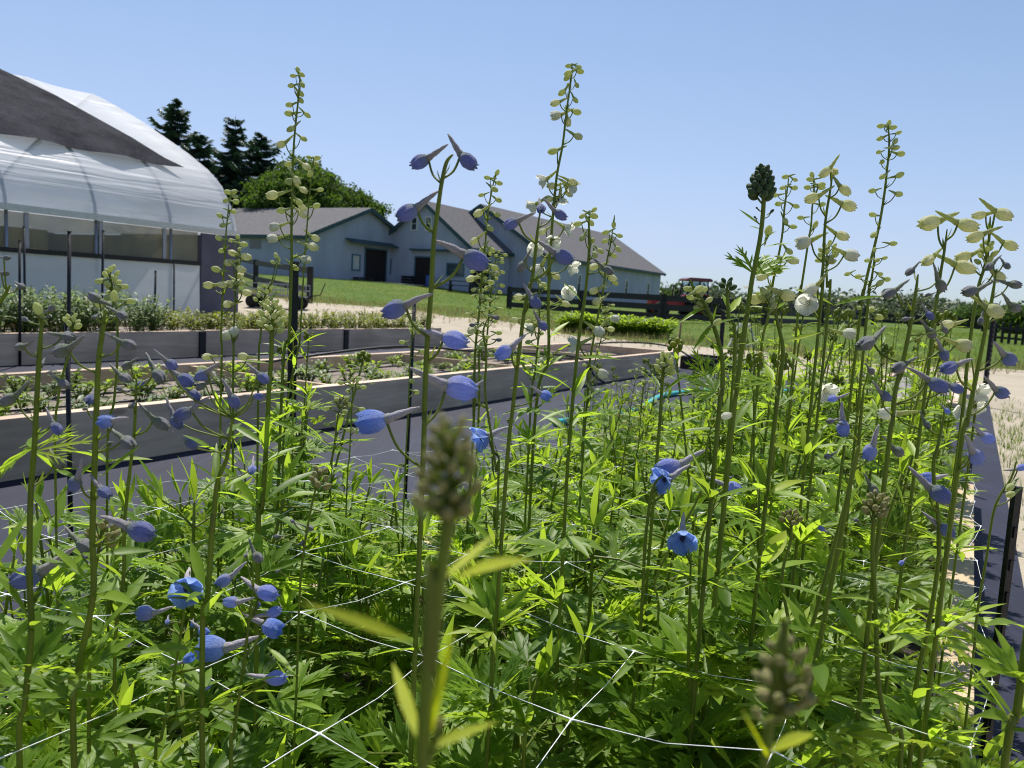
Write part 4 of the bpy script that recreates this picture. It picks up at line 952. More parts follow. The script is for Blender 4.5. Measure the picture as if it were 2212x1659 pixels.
    for i in range(leaves if lp else 0):
        p = lp[int((i + rnd.random()) / leaves * len(lp)) % len(lp)]; a = i * 2.4 + rnd.uniform(-.4, .4) + NPL[0]
        hf = (p.z - lz[0]) / (lz[1] - lz[0]); size = lsize * (1.15 - .55 * hf) * rnd.uniform(.8, 1.2)
        stalk_leaf(mb, pb, loc(p), a, rnd.uniform(.25, .95), size * rnd.uniform(.15, .5) * (1 - hf * .7), size, rnd, 5 if hf < .35 else 3 if hf < .75 else 1, 2 if hf < .5 else 1 if hf < .75 else 0, 4, .13)
    if pb.f: 
        off = len(mb.v); mb.v += pb.v; mb.t += pb.t; mb.f += [tuple(i + off for i in f) for f in pb.f]; mb.m += pb.m; mb.sm += pb.sm
    if mb.f: mb.build('leaves', M[leafm], t)
    return t

BG, WG = 'blue flowering delphiniums in the bed', 'white flowering delphiniums in the bed'
# ---- the two big blue spikes in the middle
plant('tall blue delphinium with nodding spurred flowers on a bare stem above the blurred head', .60,
 [('B6', [(500,150),(468,190),(445,290),(425,430),(408,560),(396,790),(375,1080),(362,1400),(355,1650)])],
 [('B6', [(345,185,480,108,'p'),(572,182,463,55,'p'),(282,428,425,318,'p'),(605,650,430,545,'p'),(222,888,395,792,'p'),(505,1035,325,960,'b'),(535,1265,300,1180,'b'),(118,1422,345,1345,'ol')])],
 .0036, .0021, 5, (.45, .75), .06, group=BG)
plant('purple blue delphinium leaning right across the long barn roof', .74,
 [('C2', [(322,1100),(305,1250),(285,1450),(262,1580)]), ('A3', [(735,740),(690,960),(640,1370),(610,1640)]), ('C6', [(440,1659)])],
 [('C2', [(135,1150,290,1060,'p'),(335,1050,322,905,'pf'),(465,1090,345,990,'p'),(490,1375,300,1255,'p'),(205,1440,260,1310,'g')]), ('A3', [(775,865,680,720,'p'),(830,1040,755,930,'p'),(540,1235,715,1100,'b')]), ('C6', [(765,880,640,790,'ol')])],
 .0046, .0022, 7, (.45, .8), .065, group=BG)
plant('green budded delphinium with a curved stem, next right of the purple leaning one', .86,
 [('C2', [(655,1100),(660,1250),(655,1400),(630,1650)]), ('C6', [(1050,330),(1010,700),(975,1100),(940,1600)])],
 [('C2', [(695,1055,655,1075,'s'),(612,1100,640,1075,'s'),(690,1097,660,1080,'s'),(580,1152,640,1130,'s'),(672,1145,655,1120,'s'),(612,1248,645,1190,'s'),(680,1262,665,1240,'sf'),(735,1335,690,1285,'s'),(785,1465,690,1385,'g'),(700,1360,690,1300,'s')])],
 .0048, .0022, 8, (.42, .9), .07, lv=[('A3', 1110,860,985,690,1,.07),('A3', 1100,1275,1420,1260,1,.06)], sz=.0115, group=WG)
plant('blue delphinium with one wide pale blue flower, thin stem right of the blurred bud head', .78,
 [('C6', [(300,260),(265,370),(290,560),(280,850),(330,1200),(370,1500),(385,1659)])],
 [('C6', [(240,1230,400,1150,'oo'),(390,430,310,420,'g'),(175,310,250,290,'g'),(370,250,280,215,'g'),(130,880,250,745,'b')])], .003, .0016, 6, (.42, .75), .06, group=BG)
# ---- tall white spikes
plant('tallest white delphinium, top bud near the upper edge above the long barn', 1.3,
 [('C2', [(550,90),(530,230),(515,330),(500,450),(480,620),(445,800),(430,930),(410,1150),(400,1300),(380,1500)]), ('A3', [(880,600),(870,900),(868,1300)]), ('C6', [(690,1000)])],
 [('C2', [(518,85,555,78,'s'),(590,93,560,75,'s'),(600,122,555,105,'s'),(518,135,550,118,'s'),(510,165,535,135,'s'),(577,217,555,150,'s'),(522,212,535,195,'sf'),(475,265,505,230,'s'),(567,315,535,265,'s'),(432,335,510,295,'c'),(578,397,525,375,'s'),(440,420,490,405,'wl'),(515,460,510,430,'c'),(585,560,510,515,'c'),(412,662,445,645,'s'),
  (342,862,415,818,'wo'),(548,868,460,815,'c'),(405,895,480,875,'c'),(522,940,500,890,'c'),(550,910,510,880,'wo'),(470,1000,470,950,'wo'),(382,984,440,970,'c'),(525,1185,450,1145,'wo'),(415,1270,400,1230,'wof'),(300,1320,330,1270,'wof'),(340,1205,390,1170,'c'),(272,1035,320,1000,'wo'),(322,1460,350,1400,'wo'),(548,1445,500,1400,'wo'),(432,1505,390,1475,'c'),(520,1612,500,1570,'wof')])],
 .0062, .002, 7, (.42, .95), .07, group=WG)
plant('slim cream budded delphinium between the tallest white one and the barn windows', 1.2,
 [('C2', [(825,1150),(805,1280),(780,1400),(760,1550),(745,1659)]), ('A3', [(1230,1000),(1170,1350)]), ('C6', [(1110,900),(1080,1250)])],
 [('C2', [(825,1158,825,1140,'s'),(770,1210,815,1190,'s'),(866,1232,825,1212,'s'),(765,1268,805,1248,'s'),(856,1322,820,1268,'s'),(825,1367,805,1350,'s'),(690,1442,735,1430,'c'),(815,1517,770,1490,'c'),(835,1550,785,1510,'s'),(692,1603,745,1572,'c')]), ('A3', [(1230,860,1265,840,'c'),(1160,1060,1190,1040,'g'),(1235,1080,1200,1050,'wl')]), ('C6', [(1225,700,1190,670,'wl'),(1185,870,1150,830,'wo'),(1000,470,1060,450,'wo')])],
 .0042, .0016, 8, (.42, .85), .07, sz=.011, group=WG)
plant('tall white delphinium standing before the round tree, top bud against the blue sky', 1.3,
 [('C1', [(668,130),(660,260),(645,400),(632,560),(625,780),(620,1000),(620,1250),(605,1655)]), ('A2', [(450,1150),(425,1350)]), ('C5', [(930,1200)])],
 [('C1', [(657,97,662,110,'s'),(681,124,668,112,'s'),(628,130,660,122,'s'),(618,187,655,178,'s'),(684,183,672,150,'s'),(672,232,662,220,'s'),(673,272,662,255,'s'),(607,298,650,286,'s'),(605,348,648,345,'s'),(712,358,665,308,'s'),(616,437,645,408,'s'),(691,495,650,462,'s'),(562,525,632,488,'c'),(602,642,625,630,'s'),(706,656,655,608,'c'),(650,735,630,700,'c'),(690,792,630,750,'c'),(510,820,612,783,'c'),(682,890,640,850,'c'),(685,932,650,900,'c'),(525,1003,602,975,'wl'),(515,1072,602,1045,'wl'),(742,1120,650,1076,'c'),(700,1192,628,1168,'wl'),(610,742,630,735,'s'),(640,1240,625,1225,'s'),(665,860,640,830,'s'),(560,910,605,895,'s')])],
 .0062, .002, 7, (.42, .9), .07, group=WG)
plant('slender white delphinium close right of the tall one before the round tree', 1.34,
 [('C1', [(745,620),(735,720),(722,850),(710,1000),(695,1200),(668,1655)]), ('A2', [(540,1200)]), ('C5', [(985,700),(960,1300)])],
 [('C1', [(720,602,742,604,'s'),(768,606,748,604,'s'),(765,642,750,615,'s'),(728,697,738,680,'s'),(788,790,738,788,'s'),(766,882,732,885,'s'),(758,1069,728,1048,'c')])], .004, .0016, 6, (.42, .9), .065, group=WG)
plant('white delphinium with small cream buds, leftmost spike before the greenhouse end', 1.2,
 [('C1', [(262,840),(245,1000),(235,1150),(222,1400),(212,1655)]), ('C5', [(470,150),(460,700)])],
 [('C1', [(250,802,265,800,'s'),(286,802,265,805,'s'),(292,829,268,820,'s'),(300,858,265,850,'s'),(240,852,262,835,'s'),(281,916,252,905,'s'),(205,938,245,953,'s'),(222,996,245,985,'s'),(200,1069,240,1075,'s'),(215,1142,236,1130,'s'),(182,1249,225,1255,'s'),(140,1341,185,1335,'c'),(222,1338,290,1330,'c'),(250,1452,315,1440,'c')])], .0042, .0016, 7, (.42, .8), .065, group=WG)
plant('white delphinium with long cream buds, right of the leftmost spike before the greenhouse end', 1.2,
 [('C1', [(315,1080),(305,1250),(295,1400),(285,1655)]), ('C5', [(565,200),(560,700)])],
 [('C1', [(308,1063,315,1085,'s'),(270,1083,308,1078,'s'),(345,1106,318,1098,'s'),(320,1134,310,1110,'sf'),(280,1156,312,1163,'c'),(356,1176,318,1163,'c'),(258,1211,302,1198,'c'),(330,1249,305,1235,'c'),(322,1285,305,1270,'cf'),(325,1326,300,1315,'c'),(362,1386,298,1368,'c'),(265,1333,300,1325,'c'),(250,1628,290,1600,'wl'),(292,1606,310,1580,'wl')]), ('C5', [(350,235,410,225,'c'),(640,230,720,235,'c'),(310,335,350,330,'c')])], .0042, .0017, 7, (.42, .8), .065, group=WG)
plant('small clustered cream budded delphinium at the foot of the tall white spike', 1.15,
 [('C1', [(475,1370),(455,1460),(440,1655)]), ('C5', [(770,200),(760,900)])],
 [('C1', [(500,1330,520,1290,'w'),(530,1170,540,1190,'s'),(545,1195,540,1210,'s'),(515,1210,535,1215,'s')])], .0042, .002, 7, (.42, .8), .065, heads=[('C1', 470, 1410, 100, 120, 16, .008, 's')], group=WG)
plant('thick stemmed delphinium with a green bud head before the plank bed, left of centre', .86,
 [('C1', [(510,1500),(505,1655)]), ('C5', [(870,250),(852,500),(838,800),(820,1100),(790,1500),(765,1659)])], [],
 .0066, .004, 9, (.42, .85), .085, heads=[('C1', 510, 1530, 110, 170, 22, .0085, 's')],
 lv=[('C5', 870,290,590,260,1,.05),('C5', 850,430,1190,590,1,.05),('C5', 845,535,1040,495,1,.055),('C5', 830,740,1140,830,1,.06),('C5', 780,1140,960,980,1,.09)], group='green budded delphiniums in the bed')
plant('delphinium with a dense column of cream buds before the picnic table', 1.25,
 [('B6', [(705,240),(685,320),(665,440),(655,560),(640,700),(625,900),(605,1100),(598,1400)]), ('C6', [(190,700),(185,1150)])],
 [('B6', [(710,237,700,250,'s'),(663,261,695,262,'s'),(720,287,695,275,'s'),(697,316,685,305,'s'),(635,344,668,330,'s'),(717,368,688,345,'s'),(622,430,655,405,'c'),(712,438,682,420,'s'),(677,502,660,480,'s'),(602,563,636,530,'c'),(685,606,655,582,'s'),(640,607,650,590,'s'),(585,743,632,730,'c'),(640,830,620,800,'s'),(590,990,620,970,'c'),(700,690,665,670,'s'),(680,760,640,745,'s'),(640,640,655,620,'s')])], .005, .0016, 6, (.42, .8), .065, auto=(22, .38, .62, .0085, .011, 's'), group=WG)
plant('bushy cream budded delphinium beside the dense bud column, small and crowded', 1.32,
 [('A3', [(490,530),(470,640),(450,800),(430,1000),(400,1300)]), ('C6', [(230,500),(225,1100)])],
 [('A3', [(300,697,370,660,'c'),(480,655,425,640,'c')])], .0045, .0016, 6, (.42, .8), .065, auto=(34, .0, .52, .0075, .012, 's'), group=WG)
plant('white delphinium with half open flowers low before the green hedge row', 1.35,
 [('A3', [(800,700),(805,900),(800,1100),(770,1400),(740,1659)])],
 [('A3', [(650,830,700,820,'c'),(620,1000,690,985,'c'),(850,970,820,940,'w'),(735,1060,780,1020,'wo'),(800,715,790,690,'s'),(840,740,810,720,'s'),(1000,880,960,850,'c')])], .0045, .002, 8, (.42, .9), .08, auto=(14, .05, .5, .008, .012, 's'), group=WG)
plant('short delphinium tip with tiny buds and one white flower before the hedge row', 1.5,
 [('C6', [(1255,170),(1240,330),(1185,550),(1100,850),(1070,1200)])],
 [('C6', [(1325,260,1270,250,'wl'),(1300,345,1245,335,'c'),(1195,350,1235,300,'wl'),(1270,180,1255,190,'s')])], .0035, .0013, 6, (.42, .75), .07, auto=(14, .0, .4, .0075, .009, 's'), group=WG)
# ---- far slim spikes before the dark fabric
plant('slim far delphinium with a cone of cream buds over the dark fabric, tallest of three', 1.7, [('C6', [(1515,690),(1470,900),(1440,1150),(1390,1500)])], [], .0032, .0015, 4, (.42, .6), .06, auto=(20, 0, .5, .0085, .012, 's'), group=WG)
plant('slim far delphinium over the dark fabric, right of the tallest of three', 1.7, [('C6', [(1570,795),(1550,950),(1520,1300),(1490,1500)])], [], .0032, .0014, 4, (.42, .6), .06, auto=(12, 0, .55, .010, .012, 's'), group=WG)
plant('slim far delphinium over the dark fabric, left and shortest of three', 1.7, [('C6', [(1370,800),(1390,950),(1300,1250),(1200,1500)])], [], .003, .0013, 4, (.42, .6), .06, auto=(10, 0, .4, .009, .012, 's'), group=WG)
for i, (xy, hd, lab) in enumerate((([(830,570),(820,750),(800,1150),(780,1400)], (832, 590), 'pale budded delphinium before the plank bed, above the wide blue flower'), ([(735,720),(710,850),(680,1080),(660,1300)], (735, 745), 'small bud headed delphinium before the plank bed, left of the wide blue flower'),
        ([(1300,80),(1270,400),(1250,900),(1230,1250)], (1300, 160), 'thin pale budded delphinium just left of the big blue spike'))):
    plant(lab, 1.25, [('A6', xy)], [], .003, .0016, 6, (.42, .72), .06, heads=[('A6', *hd, 60, 90, 9, .0075, 'k' if i == 1 else 's')], auto=(8, .05, .35, .010, .012, 's'), group='green budded delphiniums in the bed')
# ---- right hand group against the sky
plant('stout delphinium with a dark green tight bud head against the sky, right of the tractor', .80,
 [('C3', [(697,540),(712,690),(690,950),(655,1150),(615,1350),(570,1655)]), ('C4', [(1130,300),(1060,800),(1020,1100),(975,1500)])],
 [('C3', [(655,755,690,770,'d'),(640,830,675,850,'d'),(780,780,730,820,'d'),(750,940,740,990,'s')])], .0066, .0034, 8, (.42, .8), .085,
 heads=[('C3', 697, 570, 105, 230, 34, .0098, 'd')],
 lv=[('C3', 630,1290,488,1050,3,.09),('C3', 640,1300,955,1120,3,.11),('C3', 680,930,590,900,1,.05),('C3', 690,900,510,765,1,.05),('C3', 700,1080,930,1012,1,.06),('C3', 720,1000,830,910,1,.05)], group='green budded delphiniums in the bed')
plant('slender green budded delphinium next right of the dark bud head', 1.1,
 [('C3', [(915,520),(900,620),(880,760),(870,900),(850,1050),(815,1220),(780,1400),(745,1655)]), ('C4', [(1250,900)])],
 [('C3', [(885,503,925,492,'s'),(967,527,925,497,'s'),(866,592,910,572,'s'),(962,593,918,580,'s'),(800,652,885,638,'s'),(830,722,880,708,'s'),(975,741,905,705,'s'),(888,862,880,835,'s'),(952,908,888,882,'s'),(948,1181,898,1160,'c'),(700,1312,782,1272,'c'),(920,1108,905,1090,'s'),(822,1260,800,1240,'s'),(870,1455,805,1420,'c')])], .0044, .0017, 7, (.42, .9), .07, group=WG)
plant('slender green budded delphinium just left of the cream flowers against the sky', 1.14,
 [('C3', [(1110,490),(1120,600),(1105,750),(1095,900),(1070,1050),(1040,1250),(1010,1450),(985,1655)])],
 [('C3', [(1103,488,1112,505,'s'),(1087,523,1115,520,'s'),(1065,589,1112,585,'s'),(1182,566,1125,553,'s'),(1182,590,1125,575,'s'),(1186,726,1138,720,'s'),(1010,834,1068,826,'s'),(1130,891,1105,930,'s')])], .0042, .0016, 7, (.42, .9), .07, group=WG)
plant('cream flowered delphinium with fat hanging buds, centre of the group against the sky', .95,
 [('C3', [(1268,510),(1245,650),(1220,800),(1205,950),(1195,1200),(1175,1400),(1165,1655)])],
 [('C3', [(1208,467,1312,352,'c'),(1280,462,1300,405,'cf'),(1368,612,1288,512,'c'),(1103,674,1258,602,'c'),(1397,736,1228,655,'c'),(1347,982,1228,905,'c'),(1040,1032,1218,958,'wl'),(1412,1137,1285,1083,'wl'),(1100,1415,1130,1380,'wl'),(1062,1532,1190,1487,'wof')])], .0048, .0021, 8, (.42, .85), .08, lv=[('C3', 1270,1540,960,1370,1,.06),('C3', 1275,1545,1690,1420,1,.05)], group=WG)
plant('tallest green budded delphinium at right, leaning over against the sky', 1.1,
 [('C3', [(1720,80),(1728,200),(1725,320),(1710,450),(1695,600),(1660,830),(1620,1020),(1580,1180),(1545,1330),(1500,1550),(1490,1655)])],
 [('C3', [(1727,66,1722,90,'s'),(1660,91,1715,76,'s'),(1760,102,1728,95,'s'),(1807,144,1750,152,'s'),(1655,193,1708,165,'s'),(1777,216,1740,250,'s'),(1782,267,1742,265,'s'),(1642,303,1712,280,'s'),(1822,316,1758,300,'s'),(1672,381,1710,400,'sf'),(1814,488,1745,505,'s'),(1675,502,1710,470,'s'),(1590,616,1672,592,'s'),(1808,643,1730,618,'s'),(1592,809,1660,812,'s'),(1602,975,1625,950,'s'),(1762,1043,1668,1028,'s')])], .0052, .0019, 7, (.42, .9), .07, group=WG)
plant('shorter green budded delphinium in front of the tallest leaning one at right', 1.02,
 [('C3', [(1610,1090),(1605,1200),(1585,1330),(1560,1450),(1545,1655)])],
 [('C3', [(1608,1096,1612,1120,'s'),(1550,1181,1610,1165,'s'),(1692,1161,1630,1165,'s'),(1632,1178,1615,1160,'sf'),(1655,1290,1605,1268,'s'),(1712,1333,1640,1310,'s'),(1655,1362,1600,1385,'s'),(1475,1312,1560,1298,'s'),(1390,1290,1460,1255,'s'),(1485,1565,1535,1550,'sf'),(1590,1575,1580,1550,'sf'),(1650,1640,1595,1610,'s')])], .0045, .0018, 7, (.42, .85), .07, group=WG)
plant('compact delphinium with a knot of green buds below the cream flowered one', 1.0,
 [('C3', [(1235,1060),(1220,1200),(1225,1400),(1228,1655)])], [('C3', [(1160,1178,1200,1165,'s'),(1255,1185,1230,1170,'s')])], .0045, .002, 8, (.42, .85), .075, heads=[('C3', 1230, 1130, 110, 150, 16, .009, 's')], group='green budded delphiniums in the bed')
plant('leaning leafy delphinium with a loose green bud tip before the tractor', .75,
 [('C4', [(560,-70),(620,60),(720,200),(800,400),(870,650),(890,850),(880,1100),(830,1500)])],
 [('C4', [(530,20,580,20,'s'),(575,32,600,40,'s'),(645,27,610,45,'s'),(692,32,640,50,'s'),(560,107,650,120,'s'),(665,77,640,100,'s'),(755,132,710,150,'s'),(660,182,690,200,'s'),(632,217,700,215,'s'),(835,358,800,380,'s')])], .0056, .0026, 9, (.45, .82), .09,
 lv=[('C4', 715,200,435,340,1,.06),('C4', 790,380,585,620,1,.05),('C4', 760,380,575,290,1,.06),('C4', 790,390,1070,275,1,.05),('C4', 850,700,730,420,1,.09),('C4', 700,900,600,600,5,.09),('C4', 810,1070,380,860,5,.1),('C4', 780,400,830,180,1,.05)], sz=.0085, group='green budded delphiniums in the bed')
plant('leafy delphinium with an arching cluster of green buds left of the round white flower', .80,
 [('C4', [(1290,0),(1400,200),(1460,430),(1500,650),(1465,1000),(1400,1500)])],
 [('C4', [(1300,40,1330,60,'s'),(1345,45,1330,80,'s'),(1265,80,1320,100,'s'),(1390,135,1380,160,'s'),(1345,90,1340,110,'sf'),(1290,110,1340,130,'s'),(1410,190,1400,210,'s'),(1540,85,1420,25,'c'),(1215,125,1280,130,'c')])], .0056, .0024, 9, (.45, .82), .09,
 lv=[('C4', 1440,560,1020,580,1,.05),('C4', 1520,560,1900,460,1,.05),('C4', 1430,240,1130,165,1,.06),('C4', 1400,960,1320,740,1,.09),('C4', 1390,970,990,1010,3,.07),('C4', 1720,800,1510,640,1,.08),('C4', 1410,230,1540,150,1,.06)], sz=.0088, group='green budded delphiniums in the bed')
plant('young leafy delphinium shoot with a spiky green tip right of the tractor', .9, [('C3', [(415,1370),(420,1500),(430,1655)]), ('C4', [(1000,900)])], [], .005, .003, 8, (.45, .9), .075, heads=[('C3', 415, 1385, 60, 70, 6, .008, 'd')], lv=[('C3', 420,1400,370,1340,1,.09),('C3', 420,1400,470,1350,1,.09),('C3', 440,1600,380,1430,1,.1),('C3', 440,1600,530,1470,1,.1)], group='green budded delphiniums in the bed')
plant('bud topped delphinium with forked leaves before the dark fabric and hose', .95,
 [('C4', [(310,690),(285,880),(270,1100),(250,1400),(230,1650)])], [], .005, .003, 7, (.42, .66), .08, heads=[('C4', 310, 790, 130, 200, 18, .0085, 's')],
 lv=[('C4', 270,1080,95,810,1,.05),('C4', 290,1070,550,845,1,.05),('C4', 255,1020,165,850,1,.06),('C4', 290,930,420,840,1,.06),('C4', 320,1450,660,1270,1,.07)], group='green budded delphiniums in the bed')
# ---- right purple group
plant('grey lilac delphinium with drooping spurred buds, in the middle of the right hand group', .62,
 [('B5', [(572,520),(555,650),(530,800),(490,1000),(440,1200),(420,1400),(385,1655)])],
 [('B5', [(525,505,580,435,'g'),(408,630,520,548,'g'),(705,585,640,470,'g'),(632,640,680,620,'g'),(640,760,605,680,'p'),(648,860,580,770,'g'),(725,842,690,780,'g'),(722,985,680,880,'p'),(270,920,440,830,'g'),(460,1060,595,985,'g'),(685,1160,540,1045,'p'),(795,1180,690,1100,'p'),(385,1225,290,1140,'p'),(500,780,560,760,'g')])], .0036, .0021, 6, (.45, .8), .06, group=BG)
plant('grey lilac delphinium with a leaning bare stem, rightmost of the lilac spikes', .66,
 [('B5', [(1025,490),(1000,660),(970,800),(930,1000),(890,1200),(850,1400),(800,1655)])],
 [('B5', [(985,475,1055,400,'g'),(1085,470,1045,410,'g'),(1130,580,1030,545,'g'),(875,618,1015,570,'g'),(1130,712,1030,630,'g'),(935,790,960,720,'g'),(1020,732,920,650,'c'),(1098,1010,975,900,'p'),(752,1060,915,995,'p'),(1055,1205,920,1115,'p'),(975,1468,870,1385,'b'),(908,1578,810,1430,'b')])], .0037, .002, 6, (.45, .8), .06, group=BG)
plant('cream flowered delphinium with fat buds, rightmost of the cream spikes by the picture edge', .92,
 [('B5', [(990,185),(985,280),(975,400),(950,500),(920,600),(880,850),(850,1100),(820,1400)])],
 [('B5', [(925,178,1005,155,'c'),(1065,175,950,90,'c'),(905,302,1030,238,'c'),(1105,352,1000,278,'c'),(835,418,960,375,'c'),(1040,530,980,480,'c'),(1020,560,970,540,'w')])], .005, .0022, 7, (.42, .85), .07, heads=[('B5', 965, 410, 60, 130, 12, .009, 's')], group=WG)
plant('cream flowered delphinium second from the picture edge, its buds hanging in pairs', .87,
 [('B5', [(740,260),(725,380),(705,500),(685,640),(660,800),(640,1000),(600,1300),(560,1600)])],
 [('B5', [(640,222,820,160,'c'),(860,235,705,160,'c'),(630,440,715,380,'c'),(842,480,690,400,'c'),(740,810,860,790,'c'),(828,930,700,880,'cl'),(400,1325,560,1305,'w')])], .0048, .0021, 7, (.42, .85), .07, group=WG)
plant('white delphinium with a broad ruffled flower low among the lilac spikes at right', 1.0, [('B5', [(880,1000),(900,1200),(880,1500)])], [('B5', [(170,865,100,845,'wl'),(45,1200,20,1150,'wof'),(930,1200,880,1150,'wof'),(900,1290,860,1240,'wof'),(835,1300,820,1250,'wo')])], .004, .002, 7, (.42, .75), .075, group=WG)
plant('blue delphinium with round lavender buds, lower left of the right hand group', .70,
 [('B5', [(260,1150),(240,1350),(200,1655)]), ('B4', [(450,750),(400,950),(390,1250),(345,1655)])],
 [('B5', [(80,1240,170,1210,'b'),(140,1410,145,1260,'b'),(290,1550,335,1390,'b'),(65,1370,140,1350,'g'),(50,1575,130,1550,'g'),(455,1545,370,1460,'g'),(300,1080,250,1020,'g')]), ('B4', [(470,322,530,350,'b')])], .0045, .002, 6, (.42, .72), .065, group=BG)
plant('blue delphinium with lavender buds low in the right hand group, beside the fabric strip', .70,
 [('B5', [(735,1270),(690,1500),(660,1655)]), ('B4', [(1130,400),(1080,800),(990,1250),(960,1655)])],
 [('B5', [(740,1312,700,1260,'b'),(622,1390,590,1310,'g')]), ('B4', [(1065,38,1215,45,'b'),(1135,128,980,5,'p'),(1170,332,1050,230,'p'),(918,512,960,480,'b'),(760,100,710,10,'g'),(665,275,620,260,'g')])], .0042, .002, 7, (.42, .72), .065, group=BG)
plant('delphinium with one blue flower cut by the right picture edge', .72, [('B4', [(1560,-60),(1530,40),(1440,200),(1390,500),(1340,800),(1300,1200)])], [('B4', [(1590,-20,1500,10,'b'),(1525,90,1560,60,'s'),(1527,130,1560,110,'s')])], .003, .0016, 5, (.42, .7), .06, group=BG)
plant('delphinium with a round green bud knob in the right foreground', .60,
 [('B4', [(765,160),(760,300),(755,480),(770,700),(790,1200),(850,1450),(910,1655)])], [], .0036, .0024, 6, (.45, .62), .065, heads=[('B4', 775, 195, 100, 130, 20, .0065, 'k')], lv=[('B4', 850,910,970,770,3,.1),('B4', 860,900,1085,970,1,.08),('B4', 760,500,560,410,1,.06),('B4', 810,480,1000,450,1,.05)], group='green budded delphiniums in the bed')
plant('delphinium with a flat green bud cluster, left of the round knob in the right foreground', .68,
 [('B4', [(298,270),(300,380),(250,600),(300,900),(350,1200)])], [], .003, .002, 6, (.42, .62), .07, heads=[('B4', 295, 265, 90, 70, 14, .006, 'k')], group='green budded delphiniums in the bed')
plant('tall thick leaning delphinium stem of the right foreground, its leaves pointing sideways', .62,
 [('B4', [(675,-140),(625,100),(580,350),(520,650),(450,1000),(395,1250),(350,1655)])], [], .0042, .003, 7, (.45, .8), .075, lv=[('B4', 405,890,580,860,1,.09),('B4', 420,1100,690,1080,3,.09),('B4', 100,720,250,940,1,.1)], group='green budded delphiniums in the bed')
plant('thick leafy delphinium stem cut by the lower right corner', .50,
 [('B4', [(1640,700),(1600,1050),(1555,1380),(1490,1655)])], [], .0046, .004, 4, (.5, .9), .06, lv=[('B4', 1545,1370,1310,1080,1,.05),('B4', 1560,1390,1660,1240,1,.08)], group='green budded delphiniums in the bed')
plant('delphinium with an open blue flower showing its dark eye, right of centre', .76,
 [('B3', [(885,470),(878,800),(872,1100),(895,1350),(880,1655)])], [('B3', [(838,388,945,240,'oof')])], .0045, .0026, 6, (.45, .6), .08, lv=[('B3', 880,850,1075,755,3,.1),('B3', 905,1310,580,1310,3,.1),('B3', 905,1590,720,1330,3,.12)], group=BG)
plant('delphinium with a lilac flower over a wide blue one, left of the whitish bud', .80,
 [('B3', [(740,20),(690,60),(660,150),(630,400),(615,700),(590,1050),(530,1600)])], [('A4', [(90,1335,295,1230,'bl'),(45,1405,110,1380,'oo')])], .0046, .0022, 7, (.42, .65), .085, group=BG)
plant('delphinium with one lilac blue hanging flower, right of the open dark eyed one', .82,
 [('B3', [(1040,110),(990,260),(940,420),(930,800),(950,1100)])], [('A4', [(465,1450,320,1395,'b'),(450,1392,410,1400,'g')])], .004, .002, 6, (.42, .62), .075, group=BG)
plant('delphinium with a single whitish closed bud, above the lilac and blue pair', .80,
 [('A4', [(335,1078),(305,1230),(275,1475)]), ('B3', [(690,600),(700,900)])], [('A4', [(425,1022,320,1042,'w')])], .003, .0017, 4, (.42, .58), .07, group=WG)
# ---- left group
plant('grey budded delphinium with a thick bare stem at the far left', .56,
 [('B7', [(245,395),(230,600),(215,850),(200,1150),(180,1400),(172,1655)]), ('B1', [(165,600),(175,900),(140,1300),(110,1655)])],
 [('B7', [(300,360,230,395,'g'),(145,425,205,445,'g'),(395,525,265,488,'g'),(118,585,218,553,'g'),(240,682,225,620,'gf'),(370,800,265,730,'g'),(50,890,160,790,'g'),(325,1055,250,940,'p'),(345,1262,235,1180,'g'),(220,365,235,400,'s'),(280,410,240,420,'g')]), ('B1', [(150,590,405,460,'p')])], .0040, .0026, 5, (.45, .8), .07, lv=[('B7', 195,1170,-20,1260,5,.12),('B7', 200,1190,560,1110,3,.06)], group=BG)
plant('grey and purple budded delphinium, second thick bare stem from the left', .56,
 [('B7', [(610,370),(597,480),(572,650),(560,900),(550,1200),(535,1655)]), ('B1', [(520,700),(440,1100),(410,1500)])],
 [('B7', [(550,302,672,350,'g'),(705,402,598,338,'g'),(545,412,580,370,'gf'),(562,492,580,470,'gf'),(742,572,618,503,'g'),(362,607,522,533,'g'),(725,765,618,690,'g'),(520,888,500,770,'pf'),(622,1015,768,968,'ol'),(490,945,530,930,'g'),(740,1138,603,1045,'g'),(635,1140,680,1130,'g'),(432,1380,505,1225,'p'),(605,1425,482,1335,'p'),(660,290,655,310,'s')]), ('B1', [(785,335,552,238,'p'),(470,415,335,340,'g'),(480,480,450,450,'g')])], .0042, .0027, 5, (.45, .8), .07, lv=[('B7', 570,1230,270,1480,1,.05),('B7', 580,1340,820,1150,1,.06)], group=BG)
plant('purple budded delphinium with a slim stem, third from the left', .66,
 [('B7', [(790,760),(785,900),(775,1100),(740,1400),(718,1655)]), ('B1', [(690,600),(640,1150)])],
 [('B7', [(735,692,818,632,'g'),(920,752,815,630,'g'),(690,827,745,850,'g'),(815,800,880,755,'p'),(760,925,800,870,'gf'),(930,1028,808,920,'g')])], .003, .0018, 5, (.45, .75), .06, group=BG)
